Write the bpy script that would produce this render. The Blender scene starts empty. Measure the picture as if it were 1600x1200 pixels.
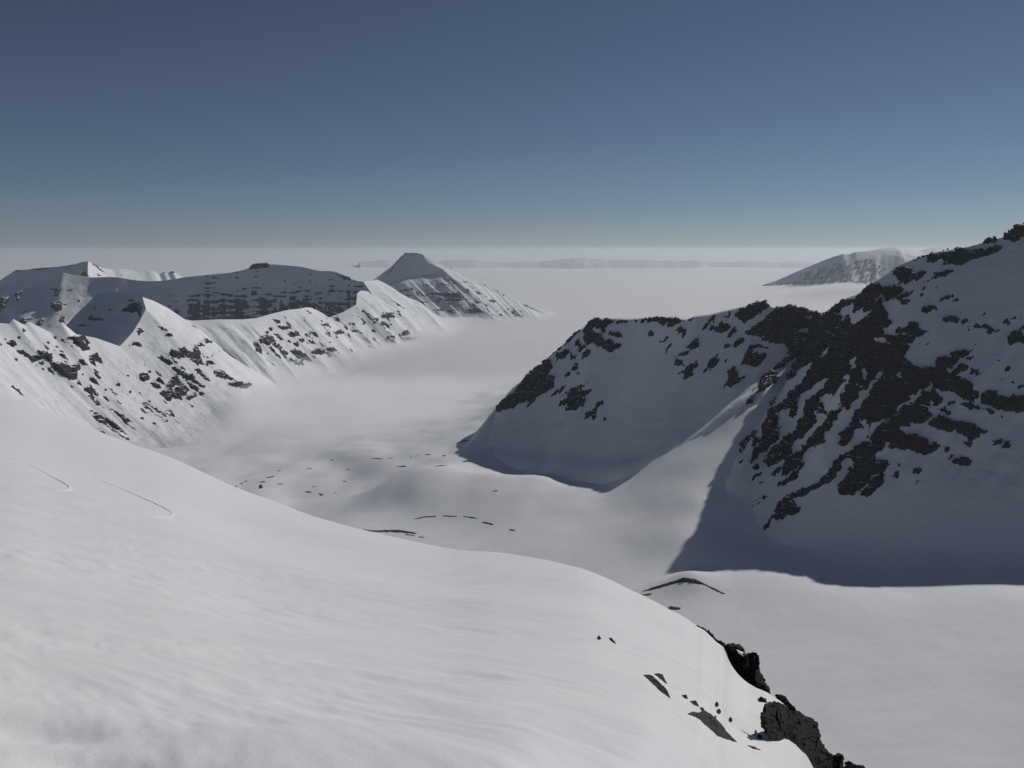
import bpy, math, time
import numpy as np
from mathutils import Vector

T0 = time.time()
rad = math.radians
C = bpy.context.scene.collection

# ------------------------------------------------------------------ camera, sky, sun, exposure
PITCH, FOC = rad(9.5), 1256.0            # focal length in pixels of the 1600 px wide photograph
cam_data = bpy.data.cameras.new("camera")
cam = bpy.data.objects.new("camera", cam_data)
C.objects.link(cam)
cam.location = (0, 0, 0)
cam.rotation_euler = (rad(90) - PITCH, 0, 0)
cam_data.sensor_width = 36.0
cam_data.lens = 36.0 * FOC / 1600.0
cam_data.clip_start, cam_data.clip_end = 0.1, 400000.0
scene = bpy.context.scene
scene.camera = cam

SUN_AZ, SUN_EL = rad(45), rad(31)        # azimuth clockwise from +Y (to the right), elevation
world = bpy.data.worlds.new("World")
scene.world = world
world.use_nodes = True
wn = world.node_tree
sky = wn.nodes.new("ShaderNodeTexSky")
sky.sky_type = 'NISHITA'
sky.sun_disc = False
sky.sun_elevation = SUN_EL
sky.sun_rotation = SUN_AZ
sky.altitude = 900
sky.air_density = 0.6
sky.dust_density = 0.0
sky.ozone_density = 3.0
pale = wn.nodes.new("ShaderNodeHueSaturation")     # mild colour correction: the whole sky a little less saturated
pale.inputs["Saturation"].default_value = 0.84
wn.links.new(sky.outputs[0], pale.inputs["Color"])
bg = wn.nodes["Background"]
wn.links.new(pale.outputs[0], bg.inputs[0])
bg.inputs[1].default_value = 0.066

sun_data = bpy.data.lights.new("sun", 'SUN')
sun_data.energy = 4.75
sun_data.angle = rad(0.53)
sun_data.color = (1.0, 0.965, 0.92)
sun = bpy.data.objects.new("sun", sun_data)
C.objects.link(sun)
SUN_DIR = Vector((math.sin(SUN_AZ) * math.cos(SUN_EL), math.cos(SUN_AZ) * math.cos(SUN_EL), math.sin(SUN_EL)))
sun.rotation_euler = SUN_DIR.to_track_quat('Z', 'Y').to_euler()

vs = scene.view_settings
vs.view_transform, vs.look, vs.gamma, vs.exposure = 'Standard', 'None', 1.0, -1.0
vs.use_curve_mapping = False
scene.cycles.max_bounces = 8
scene.cycles.diffuse_bounces = 2
scene.cycles.volume_bounces = 5
scene.cycles.use_denoising = True

# ------------------------------------------------------------------ projection helpers
CT, ST = math.cos(PITCH), math.sin(PITCH)

def ray(px, py):
    u, v = (np.asarray(px, float) - 800) / FOC, (600 - np.asarray(py, float)) / FOC
    return u, CT + v * ST, -ST + v * CT

def P(px, py, Y):
    x, y, z = ray(px, py)
    s = Y / y
    return np.stack([x * s, y * s, z * s], -1)

def Pz(px, py, z0):
    x, y, z = ray(px, py)
    s = z0 / z
    return np.stack([x * s, y * s, z * s], -1)

def pix(p):
    d = p[..., 1] * CT - p[..., 2] * ST
    up = p[..., 1] * ST + p[..., 2] * CT
    return 800 + FOC * p[..., 0] / d, 600 - FOC * up / d

# ------------------------------------------------------------------ noise
def _hash(ix, iy, iz):
    h = (ix * 374761393 + iy * 668265263 + iz * 2147483647) & 0xFFFFFFFF
    h = ((h ^ (h >> 13)) * 1274126177) & 0xFFFFFFFF
    h = ((h ^ (h >> 16)) * 2246822519) & 0xFFFFFFFF
    return ((h ^ (h >> 15)) & 0xFFFFFF) / float(0xFFFFFF)

def vnoise(p):
    """value noise in [-1, 1]; p is (..., 3)"""
    i = np.floor(p).astype(np.int64)
    f = p - i
    f = f * f * f * (f * (f * 6 - 15) + 10)
    r = 0
    for a in (0, 1):
        wx = f[..., 0] if a else 1 - f[..., 0]
        for b in (0, 1):
            wy = f[..., 1] if b else 1 - f[..., 1]
            for c in (0, 1):
                wz = f[..., 2] if c else 1 - f[..., 2]
                r = r + wx * wy * wz * _hash(i[..., 0] + a, i[..., 1] + b, i[..., 2] + c)
    return r * 2 - 1

def fbm(p, octaves=4, gain=0.5):
    r, a, t = 0, 1.0, 0.0
    for k in range(octaves):
        r = r + a * vnoise(p * (2.03 ** k) + 17.3 * k)
        t += a
        a *= gain
    return r / t

def n2(x, y, s=0.0):
    x, y = np.broadcast_arrays(x, y)
    return np.stack([x, y, np.full_like(x, s, dtype=float)], -1)

def facets(p):
    """blocky cell noise: a random level for the nearest of jittered cell points, and the edge distance"""
    i = np.floor(p).astype(np.int64)
    best = np.full(p.shape[:-1], 9.0)
    sec = best.copy()
    val = np.zeros(p.shape[:-1])
    for a in (-1, 0, 1):
        for b in (-1, 0, 1):
            for c in (-1, 0, 1):
                ci = (i[..., 0] + a, i[..., 1] + b, i[..., 2] + c)
                q = np.stack([ci[0] + _hash(ci[0], ci[1], ci[2] + 11), ci[1] + _hash(ci[0] + 5, ci[1], ci[2]),
                              ci[2] + _hash(ci[0], ci[1] + 7, ci[2])], -1)
                d = ((p - q) ** 2).sum(-1)
                near = d < best
                sec = np.where(near, best, np.minimum(sec, d))
                val = np.where(near, _hash(ci[0] + 3, ci[1] + 1, ci[2] + 2), val)
                best = np.where(near, d, best)
    return val * 2 - 1, np.sqrt(sec) - np.sqrt(best)

def chips(p, tilt=0.9):
    """broken rock: every jittered cell is a flat face with its own level and its own tilt"""
    i = np.floor(p).astype(np.int64)
    best = np.full(p.shape[:-1], 9.0)
    val = np.zeros(p.shape[:-1])
    for a in (-1, 0, 1):
        for b in (-1, 0, 1):
            for c in (-1, 0, 1):
                ci = (i[..., 0] + a, i[..., 1] + b, i[..., 2] + c)
                q = np.stack([ci[0] + _hash(ci[0], ci[1], ci[2] + 11), ci[1] + _hash(ci[0] + 5, ci[1], ci[2]),
                              ci[2] + _hash(ci[0], ci[1] + 7, ci[2])], -1)
                d = ((p - q) ** 2).sum(-1)
                near = d < best
                o = p - q
                t = ((_hash(ci[0] + 21, ci[1], ci[2]) - 0.5) * o[..., 0] + (_hash(ci[0], ci[1] + 23, ci[2]) - 0.5) * o[..., 1]
                     + (_hash(ci[0], ci[1], ci[2] + 29) - 0.5) * o[..., 2]) * 2 * tilt
                val = np.where(near, _hash(ci[0] + 3, ci[1] + 1, ci[2] + 2) - 0.5 + t, val)
                best = np.where(near, d, best)
    return val

def sstep(a, b, x):
    t = np.clip((x - a) / (b - a), 0, 1)
    return t * t * (3 - 2 * t)

def blur(a, k):
    """small separable binomial blur of a grid, ends kept"""
    for _ in range(k):
        b = a.copy()
        b[1:-1] = 0.25 * a[:-2] + 0.5 * a[1:-1] + 0.25 * a[2:]
        a = b.copy()
        a[:, 1:-1] = 0.25 * b[:, :-2] + 0.5 * b[:, 1:-1] + 0.25 * b[:, 2:]
    return a

def pchip(x, y, q):
    """monotone cubic; y may be (n, k)"""
    x = np.asarray(x, float)
    y = np.asarray(y, float)
    h = np.diff(x)
    sh = (-1,) + (1,) * (y.ndim - 1)
    d = np.diff(y, axis=0) / h.reshape(sh)
    m = np.zeros_like(y)
    a, b = d[:-1], d[1:]
    ok = a * b > 0
    m[1:-1] = np.where(ok, 2 * a * b / np.where(ok, a + b, 1), 0)
    m[0], m[-1] = d[0], d[-1]
    k = np.clip(np.searchsorted(x, q) - 1, 0, len(x) - 2)
    t = ((q - x[k]) / h[k]).reshape(sh)
    hk = h[k].reshape(sh)
    return ((2 * t ** 3 - 3 * t ** 2 + 1) * y[k] + (t ** 3 - 2 * t ** 2 + t) * hk * m[k]
            + (-2 * t ** 3 + 3 * t ** 2) * y[k + 1] + (t ** 3 - t ** 2) * hk * m[k + 1])

def catmull(x, y, q):
    x = np.asarray(x, float)
    y = np.asarray(y, float)
    m = np.gradient(y, x, axis=0)
    h = np.diff(x)
    sh = (-1,) + (1,) * (y.ndim - 1)
    k = np.clip(np.searchsorted(x, q) - 1, 0, len(x) - 2)
    t = ((q - x[k]) / h[k]).reshape(sh)
    hk = h[k].reshape(sh)
    return ((2 * t ** 3 - 3 * t ** 2 + 1) * y[k] + (t ** 3 - 2 * t ** 2 + t) * hk * m[k]
            + (-2 * t ** 3 + 3 * t ** 2) * y[k + 1] + (t ** 3 - t ** 2) * hk * m[k + 1])

# ------------------------------------------------------------------ signed distance to outlines (pixels of the survey photograph)
def tile(ox, oy, s, *polys):
    return [[(ox + x / s, oy + y / s) for x, y in p] for p in polys]

def poly_sdf(poly, x, y):
    """positive inside"""
    p = np.asarray(poly, float)
    d = np.full(x.shape, 1e9)
    inside = np.zeros(x.shape, bool)
    n = len(p)
    for i in range(n):
        ax, ay = p[i]
        bx, by = p[(i + 1) % n]
        ex, ey = bx - ax, by - ay
        wx, wy = x - ax, y - ay
        t = np.clip((wx * ex + wy * ey) / (ex * ex + ey * ey + 1e-9), 0, 1)
        d = np.minimum(d, (wx - ex * t) ** 2 + (wy - ey * t) ** 2)
        c = (ay <= y) != (by <= y)
        if by != ay:
            inside ^= c & (x < ax + (y - ay) * ex / (by - ay))
    return np.where(inside, 1, -1) * np.sqrt(d)

def polys_sdf(polys, x, y, pad=5.0):
    r = np.full(x.shape, -pad)
    for p in polys:
        a = np.asarray(p)
        m = (x > a[:, 0].min() - pad) & (x < a[:, 0].max() + pad) & (y > a[:, 1].min() - pad) & (y < a[:, 1].max() + pad)
        if m.any():
            r[m] = np.maximum(r[m], poly_sdf(p, x[m], y[m]))
    return r

# ------------------------------------------------------------------ materials
def mat(name):
    m = bpy.data.materials.new(name)
    m.use_nodes = True
    return m, m.node_tree, m.node_tree.nodes["Principled BSDF"]

def noise_node(nt, scale, detail=4, rough=0.55, vec=None, stretch=None, rot=(0, 0, 0)):
    tc = nt.nodes.new("ShaderNodeTexCoord")
    src = tc.outputs["Object"]
    if stretch:
        mp = nt.nodes.new("ShaderNodeMapping")
        mp.inputs["Scale"].default_value = stretch
        mp.inputs["Rotation"].default_value = rot
        nt.links.new(src, mp.inputs[0])
        src = mp.outputs[0]
    n = nt.nodes.new("ShaderNodeTexNoise")
    n.inputs["Scale"].default_value = scale
    n.inputs["Detail"].default_value = detail
    n.inputs["Roughness"].default_value = rough
    nt.links.new(src, n.inputs["Vector"])
    return n

def ramp(nt, src, stops):
    r = nt.nodes.new("ShaderNodeValToRGB")
    e = r.color_ramp.elements
    while len(e) < len(stops):
        e.new(0.5)
    for el, (pos, col) in zip(e, stops):
        el.position = pos
        el.color = (*col, 1)
    nt.links.new(src, r.inputs[0])
    return r

def bump(nt, bsdf, srcs):
    prev = None
    for src, strength, dist in srcs:
        b = nt.nodes.new("ShaderNodeBump")
        b.inputs["Strength"].default_value = strength
        b.inputs["Distance"].default_value = dist
        nt.links.new(src, b.inputs["Height"])
        if prev:
            nt.links.new(prev.outputs[0], b.inputs["Normal"])
        prev = b
    nt.links.new(prev.outputs[0], bsdf.inputs["Normal"])

def snow_material(name, c0, c1, scale, bumps, rough=0.75, spec=0.15):
    m, nt, b = mat(name)
    n = noise_node(nt, scale, 5)
    r = ramp(nt, n.outputs[0], [(0.35, c0), (0.65, c1)])
    nt.links.new(r.outputs[0], b.inputs["Base Color"])
    b.inputs["Roughness"].default_value = rough
    b.inputs["Specular IOR Level"].default_value = spec
    if bumps:
        bump(nt, b, [(noise_node(nt, s, d, 0.6, stretch=st, rot=rt).outputs[0], k, dist) for s, d, st, rt, k, dist in bumps])
    return m

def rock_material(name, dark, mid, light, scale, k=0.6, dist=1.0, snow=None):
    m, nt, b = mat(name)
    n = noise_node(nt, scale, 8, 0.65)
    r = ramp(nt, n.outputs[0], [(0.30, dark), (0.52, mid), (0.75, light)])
    if snow:                                            # snow lying on the flatter ledges
        geo = nt.nodes.new("ShaderNodeNewGeometry")
        sep = nt.nodes.new("ShaderNodeSeparateXYZ")
        nt.links.new(geo.outputs["Normal"], sep.inputs[0])
        ln = noise_node(nt, scale * 5, 4, 0.6)
        add = nt.nodes.new("ShaderNodeMath")
        add.operation = 'MULTIPLY_ADD'
        add.inputs[1].default_value = 0.45
        nt.links.new(ln.outputs[0], add.inputs[0])
        nt.links.new(sep.outputs[2], add.inputs[2])
        mr = nt.nodes.new("ShaderNodeMapRange")
        mr.inputs["From Min"].default_value = snow + 0.225
        mr.inputs["From Max"].default_value = snow + 0.265
        nt.links.new(add.outputs[0], mr.inputs["Value"])
        mx = nt.nodes.new("ShaderNodeMix")
        mx.data_type = 'RGBA'
        col_in = [i for i in mx.inputs if i.type == 'RGBA']
        col_in[1].default_value = (0.78, 0.79, 0.81, 1)
        nt.links.new(mr.outputs[0], mx.inputs[0])
        nt.links.new(r.outputs[0], col_in[0])
        nt.links.new([o for o in mx.outputs if o.type == 'RGBA'][0], b.inputs["Base Color"])
    else:
        nt.links.new(r.outputs[0], b.inputs["Base Color"])
    b.inputs["Roughness"].default_value = 0.9
    b.inputs["Specular IOR Level"].default_value = 0.2
    bump(nt, b, [(noise_node(nt, scale * 4, 6, 0.65).outputs[0], k, dist)])
    return m

M_SNOW_FAR = snow_material("mountain_snow", (0.76, 0.78, 0.80), (0.84, 0.85, 0.86), 0.006,
                           [(0.03, 6, None, (0, 0, 0), 0.35, 6.0)])
M_SNOW_MID = snow_material("cirque_snow", (0.76, 0.78, 0.80), (0.83, 0.84, 0.85), 0.01,
                           [(0.06, 5, (1, 0.35, 1), (0, 0, rad(35)), 0.30, 1.6), (0.5, 4, (1, 0.3, 1), (0, 0, rad(60)), 0.25, 0.35)])
M_SNOW_NEAR = snow_material("slope_snow", (0.79, 0.80, 0.815), (0.84, 0.845, 0.85), 0.25,
                            [(2.2, 5, (1, 0.28, 1), (0, 0, rad(40)), 0.22, 0.05), (30, 4, None, (0, 0, 0), 0.34, 0.012)], rough=0.6, spec=0.25)
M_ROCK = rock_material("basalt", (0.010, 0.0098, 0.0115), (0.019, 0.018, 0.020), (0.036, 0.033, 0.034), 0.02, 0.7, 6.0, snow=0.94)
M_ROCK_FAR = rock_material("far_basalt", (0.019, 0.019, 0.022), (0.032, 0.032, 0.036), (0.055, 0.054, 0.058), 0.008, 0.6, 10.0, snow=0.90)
M_ROCK_NEAR = rock_material("crag_basalt", (0.009, 0.0078, 0.0078), (0.019, 0.0165, 0.0158), (0.042, 0.036, 0.033), 0.9, 0.8, 0.12)
M_SCREE = rock_material("bare_scree", (0.030, 0.027, 0.027), (0.050, 0.045, 0.043), (0.080, 0.073, 0.068), 0.3, 0.7, 0.3)

M_ROCK_HAZE_TINT = rock_material("haze_tinted_rock", (0.13, 0.14, 0.16), (0.22, 0.235, 0.26), (0.36, 0.37, 0.39), 0.006, 0.5, 10.0)  # far rock lightened: distance haze painted into its base colour

def volume_material(name, density, col, aniso):
    m = bpy.data.materials.new(name)
    m.use_nodes = True
    nt = m.node_tree
    nt.nodes.remove(nt.nodes["Principled BSDF"])
    v = nt.nodes.new("ShaderNodeVolumePrincipled")
    v.inputs["Color"].default_value = (*col, 1)
    v.inputs["Density"].default_value = density
    v.inputs["Anisotropy"].default_value = aniso
    nt.links.new(v.outputs[0], nt.nodes["Material Output"].inputs["Volume"])
    return m

M_HAZE = volume_material("haze_air", 1.5e-5, (0.86, 0.93, 1.0), 0.35)
M_FOG = volume_material("fog_air", 0.0058, (0.985, 0.99, 1.0), 0.25)

# ------------------------------------------------------------------ object helpers
def link_mesh(name, verts, faces, material, parent=None, smooth=True):
    me = bpy.data.meshes.new(name)
    verts = np.ascontiguousarray(verts, dtype=np.float32).reshape(-1, 3)
    faces = np.ascontiguousarray(faces, dtype=np.int32)
    nf, k = faces.shape
    me.vertices.add(len(verts))
    me.vertices.foreach_set("co", verts.ravel())
    me.loops.add(nf * k)
    me.loops.foreach_set("vertex_index", faces.ravel())
    me.polygons.add(nf)
    me.polygons.foreach_set("loop_start", np.arange(0, nf * k, k, dtype=np.int32))
    me.polygons.foreach_set("loop_total", np.full(nf, k, dtype=np.int32))
    me.polygons.foreach_set("use_smooth", np.full(nf, smooth, dtype=bool))
    me.update(calc_edges=True)
    me.materials.append(material)
    o = bpy.data.objects.new(name, me)
    C.objects.link(o)
    if parent:
        o.parent = parent
    return o

def tag(o, label, cat, kind=None, group=None):
    o["label"] = label
    o["category"] = cat
    if kind:
        o["kind"] = kind
    if group:
        o["group"] = group
    return o

def grid_faces(nr, nc, off=0):
    i = np.arange(nr - 1)[:, None] * nc + np.arange(nc - 1)[None, :]
    return (np.stack([i, i + nc, i + nc + 1, i + 1], -1) + off).reshape(-1, 4)

def grid_normals(g):
    du = np.gradient(g, axis=1)
    dv = np.gradient(g, axis=0)
    n = np.cross(dv, du)
    n /= np.linalg.norm(n, axis=-1, keepdims=True) + 1e-9
    return np.where(n[..., 2:3] < 0, -n, n)

# ------------------------------------------------------------------ mountains: lofted through surveyed fall lines
def loft(cols, nu, nv, back=None, soft=2, smooth_u=False):
    """cols: fall lines, each a list of (px, py, Y) from the crest down. back: [(run, drop), ...] behind the crest.
    Returns a grid (rows from the far back over the crest to the foot, columns along the crest) and the crest's row."""
    K = 40
    tt = np.linspace(0, 1, K)
    cc = []
    for c in cols:
        a = np.array([P(*q) if len(q) == 3 else np.array(q[1:]) for q in c])
        s = np.r_[0, np.cumsum(np.linalg.norm(np.diff(a, axis=0), axis=1))]
        cc.append(catmull(s / s[-1], a, tt))
    cc = np.array(cc)                                   # columns, K, 3
    w = np.r_[0, np.cumsum(np.maximum(np.linalg.norm(np.diff(cc[:, 0], axis=0), axis=1)
                                      + np.linalg.norm(np.diff(cc[:, K // 2], axis=0), axis=1), 1.0))]
    w /= w[-1]
    uq = np.linspace(0, 1, nu)
    if smooth_u:
        g = catmull(w, cc, uq)
    else:
        k = np.clip(np.searchsorted(w, uq) - 1, 0, len(w) - 2)
        t = ((uq - w[k]) / (w[k + 1] - w[k]))[:, None, None]
        g = cc[k] * (1 - t) + cc[k + 1] * t
    g = np.swapaxes(g, 0, 1)                            # K, nu, 3
    vq = np.linspace(0, 1, nv)
    g = catmull(tt, g, vq)
    g[1:] = blur(g, soft)[1:]
    crest = 0
    if back:
        hor = g[0, :, :2] / np.linalg.norm(g[0, :, :2], axis=1, keepdims=True)
        rows = []
        prof = np.array([(0, 0)] + back, float)
        nb = 12
        q = np.linspace(0, 1, nb + 1)[1:]
        s = np.linspace(0, 1, len(prof))
        pr = catmull(s, prof, q)
        for run, drop in pr[::-1]:
            r = g[0].copy()
            r[:, :2] += hor * run
            r[:, 2] -= drop
            rows.append(r)
        g = np.concatenate([np.array(rows), g], 0)
        crest = nb
    return g, crest

def fall(crest, base, sag=0.12, n=6):
    """a hollow fall line between two surveyed points: steep below the crest, easing out at the foot"""
    a = crest if len(crest) == 3 and isinstance(crest, np.ndarray) else P(*crest)
    b = base if isinstance(base, np.ndarray) else P(*base)
    out = []
    for t in np.linspace(0, 1, n):
        p = a * (1 - t) + b * t
        p[2] -= sag * abs(a[2] - b[2]) * 4 * t * (1 - t)
        out.append(("w", *p))
    return out

def components(mask_faces, nr, nc):
    """labels of 4-connected face cells (label propagation with pointer jumping by rows)"""
    m = mask_faces
    lab = np.where(m, np.arange(m.size).reshape(m.shape), -1)
    while True:
        old = lab.copy()
        for ax in (0, 1):
            for rev in (False, True):
                a = np.moveaxis(lab, ax, 0)
                mm = np.moveaxis(m, ax, 0)
                rng = range(1, a.shape[0]) if not rev else range(a.shape[0] - 2, -1, -1)
                for i in rng:
                    j = i - 1 if not rev else i + 1
                    both = mm[i] & mm[j]
                    a[i] = np.where(both, np.maximum(a[i], a[j]), a[i])
        if (lab == old).all():
            return lab

def rock_parts(parent, g, sd, material, mpp, proud, relief, scale, pad=1.2, min_faces=30, limit=150, seed=0.0):
    """rock where sd (pixels, positive on rock) says so: sheets that rise out of the snow surface g, one part per outcrop"""
    nr, nc = sd.shape
    N = grid_normals(g)
    sm = sd * mpp
    deep = sstep(0, 3.0, sd)
    fa, fe = facets(g / scale + seed)
    rg = fbm(g / (scale * 2.2) + seed, 4)
    off = np.clip(sm, -4 * mpp, 5 * mpp) * proud + deep * relief * (0.45 * fa + 0.6 * rg + 0.35)
    rock = g + N * off[..., None]
    m = sd > -pad
    mf = m[:-1, :-1] | m[1:, :-1] | m[:-1, 1:] | m[1:, 1:]
    core = sd > 0.15
    cf = core[:-1, :-1] | core[1:, :-1] | core[:-1, 1:] | core[1:, 1:]
    lab = components(mf, nr, nc)
    F = grid_faces(nr, nc).reshape(nr - 1, nc - 1, 4)
    V = rock.reshape(-1, 3)
    ids, counts = np.unique(lab[cf & mf], return_counts=True)
    order = np.argsort(-counts)
    small = []
    n = 0
    for k in order:
        f = F[lab == ids[k]]
        if counts[k] >= min_faces and n < limit:
            uniq, inv = np.unique(f, return_inverse=True)
            link_mesh("rock_outcrop", V[uniq], inv.reshape(f.shape), material, parent)
            n += 1
        else:
            small.append(f)
    if small:
        f = np.concatenate(small)
        uniq, inv = np.unique(f, return_inverse=True)
        o = link_mesh("rock_fragments", V[uniq], inv.reshape(f.shape), material, parent)
        o["kind"] = "stuff"
    return n

def warp(px, py, amp, size, seed):
    px, py = (px + 0.4 * amp * fbm(n2(px / 2.6, py / 2.6, seed + 9), 2), py + 0.4 * amp * fbm(n2(px / 2.6, py / 2.6, seed + 23), 2))
    return (px + amp * fbm(n2(px / size, py / size, seed), 3), py + amp * fbm(n2(px / size, py / size, seed + 40), 3))

def relief_noise(g, amp, size, octaves=5, seed=0.0):
    return amp * fbm(np.stack([g[..., 0] / size, g[..., 1] / size, g[..., 2] / size], -1) + seed, octaves)

def mountain(name, label, patches, rock=None, material=None, rmat=None):
    """patches: (grid, crest row); all patches make one snow mesh; rock: list of per patch dicts"""
    vs_, fs_, off = [], [], 0
    for g, _ in patches:
        vs_.append(g.reshape(-1, 3))
        fs_.append(grid_faces(g.shape[0], g.shape[1], off))
        off += g.shape[0] * g.shape[1]
    o = link_mesh(name, np.concatenate(vs_), np.concatenate(fs_), material or M_SNOW_FAR)
    tag(o, label, "mountain", "structure")
    for (g, cr), rk in zip(patches, rock or []):
        if rk:
            px, py = pix(g)
            wx, wy = warp(px, py, rk.get("amp", 3.0), rk.get("size", 7.0), rk.get("seed", 1.0))
            sd = polys_sdf(rk.get("pos", []), wx, wy)
            if "zone" in rk:
                sd = np.maximum(sd, rk["zone"](px, py, g))
            if rk.get("neg"):
                sd = np.minimum(sd, -polys_sdf(rk["neg"], wx, wy))
            if rk.get("fray"):
                k, ax, ay = rk["fray"]
                a_, b_ = px * ax + py * ay, -px * ay + py * ax
                fr = fbm(n2(a_ / 11.0, b_ / 2.4, rk.get("seed", 1.0) + 60), 3)
                sd = np.where(sd > -4.5, sd + k * fr, sd)
                ledge = fbm(n2((px + 0.25 * py) / 16.0, (py - 0.25 * px) / 2.6, rk.get("seed", 1.0) + 80), 3)
                sd = np.where(sd > 2.0, np.minimum(sd, (0.54 - ledge) * 12.0), sd)
            sd[:max(cr - 3, 0)] = -5
            mpp = g[..., 1] / FOC
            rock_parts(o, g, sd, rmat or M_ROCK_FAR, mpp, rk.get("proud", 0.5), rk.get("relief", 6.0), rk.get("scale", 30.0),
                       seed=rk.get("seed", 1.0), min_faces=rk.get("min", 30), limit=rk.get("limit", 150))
    return o

# ================================================================== THE FOREGROUND SLOPE (polar grid round the skier's feet)
E_PX = np.array([-700, -300, 0, 100, 200, 250, 400, 570, 700, 780, 900, 1000, 1060, 1090, 1100, 1110, 1120, 1131, 1140, 1152, 1172, 1204, 1230, 1250, 1285, 1350, 1500, 1800, 2300], float)
E_PY = np.array([470, 545, 615, 652, 690, 708, 774, 828, 857, 866, 886, 930, 962, 981, 990, 997, 1002, 1010, 1034, 1054, 1067, 1084, 1105, 1146, 1204, 1265, 1390, 1560, 1800], float)
E_R = np.array([700, 650, 560, 520, 470, 450, 370, 290, 245, 220, 185, 155, 132, 121, 118, 114, 110, 106, 100, 94, 86, 77, 70, 62, 48, 40, 30, 22, 16], float)
R1 = np.interp(E_PX, [-700, 0, 800, 1000, 1100, 1200, 1285, 1400, 2300], [3.6, 4.0, 4.6, 6.2, 9.0, 17, 30, 22, 8])
BOT = np.maximum(1200.0, E_PY + 8.0 + 0.25 * np.maximum(0, E_PX - 1200))
F_ROW = [1.0, 0.75, 0.5, 0.25, 0.1, 0.0]
G_ROW = [0.0, 0.14, 0.36, 0.65, 0.86, 1.0]
TX = np.linspace(-0.9, 0.9, 600)

def fg_table():
    rows_r, rows_z = [], []
    for f, gq in zip(F_ROW, G_ROW):
        py = E_PY + (BOT - E_PY) * f
        x, y, z = ray(E_PX, py)
        tx, m = x / y, -z / y
        r = np.exp(np.log(R1) + (np.log(E_R) - np.log(R1)) * gq)
        rows_r.append(np.exp(pchip(tx, np.log(r), np.clip(TX, tx[0], tx[-1]))))
        rows_z.append(pchip(tx, m, np.clip(TX, tx[0], tx[-1])))
    R = np.array(rows_r)
    Z = -R * np.array(rows_z)
    near = np.array([np.full_like(TX, 0.35), R[0] * 0.5])
    nz = -1.62 + (Z[0] + 1.62) * near / R[0]
    e, me = R[-1], -Z[-1] / R[-1]
    far, fz = [], []
    zz, rr = Z[-1], e
    for k, ds in ((1.12, 0.06), (1.35, 0.22), (1.8, 0.40), (2.4, 0.55), (3.2, 0.6)):
        r2 = e * k + 4 * (k - 1)
        zz = zz - (r2 - rr) * (me + ds)
        rr = r2
        far.append(r2)
        fz.append(zz)
    return np.concatenate([near, R, np.array(far)]), np.concatenate([nz, Z, np.array(fz)])

FG_R, FG_Z = fg_table()
NR = 490

def fg_surface():
    X = np.zeros((NR, len(TX), 3))
    tq = np.linspace(0, 1, NR)
    for j in range(len(TX)):
        lr = np.log(FG_R[:, j])
        q = lr[0] + (lr[-1] - lr[0]) * tq
        r = np.exp(q)
        X[:, j, 0], X[:, j, 1], X[:, j, 2] = TX[j] * r, r, pchip(lr, FG_Z[:, j], q)
    z = X[..., 2]
    for _ in range(6):
        z[1:-1] = 0.25 * z[:-2] + 0.5 * z[1:-1] + 0.25 * z[2:]
    for _ in range(24):
        z[:, 1:-1] = 0.25 * z[:, :-2] + 0.5 * z[:, 1:-1] + 0.25 * z[:, 2:]
    return X

FG = fg_surface()
x_, y_ = FG[..., 0], FG[..., 1]
ca, sa = math.cos(rad(-52)), math.sin(rad(-52))
al, ac = x_ * ca + y_ * sa, -x_ * sa + y_ * ca
wob = 0.8 * fbm(n2(x_ / 6, y_ / 6, 3.0), 2)
fade = 1 - sstep(45, 130, y_)
rip = fbm(n2(al / 2.6 + wob, ac / 0.8 + wob, 1.0), 4)
soft = fbm(n2(x_ / 9, y_ / 6, 5.0), 3)
patch = sstep(-0.25, 0.45, fbm(n2(x_ / 14, y_ / 10, 9.0), 2))
FG[..., 2] += (0.085 * rip * fade * (0.35 + 0.65 * patch) * sstep(1.5, 5, y_) + 0.16 * soft * sstep(3, 20, y_) * (1 - sstep(150, 400, y_)))
FG[..., 2] += 0.9 * fbm(n2(x_ / 60, y_ / 45, 2.0), 2) * sstep(40, 140, y_)
bumpy = fbm(n2(x_ / 1.5, y_ / 1.1, 21.0), 2)
FG[..., 2] += 0.05 * bumpy * (1 - sstep(4.5, 9, y_)) * (1 - sstep(-1.6, 0.8, x_)) * sstep(2.0, 3.4, y_)
for bx, by, dep, ra, rb in ((-2.35, 4.15, 0.13, 0.62, 0.24), (-3.35, 5.15, 0.15, 0.8, 0.34), (-1.35, 3.95, 0.05, 0.5, 0.25)):
    u_, v_ = (x_ - bx) * 0.86 - (y_ - by) * 0.51, (x_ - bx) * 0.51 + (y_ - by) * 0.86
    FG[..., 2] -= dep * np.exp(-(u_ / ra) ** 2 - (v_ / rb) ** 2)
snow_slope = link_mesh("snow_slope", FG, grid_faces(NR, len(TX)), M_SNOW_NEAR)
tag(snow_slope, "wind-rippled bright snow slope falling away in the foreground", "snow slope", "structure")

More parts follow.
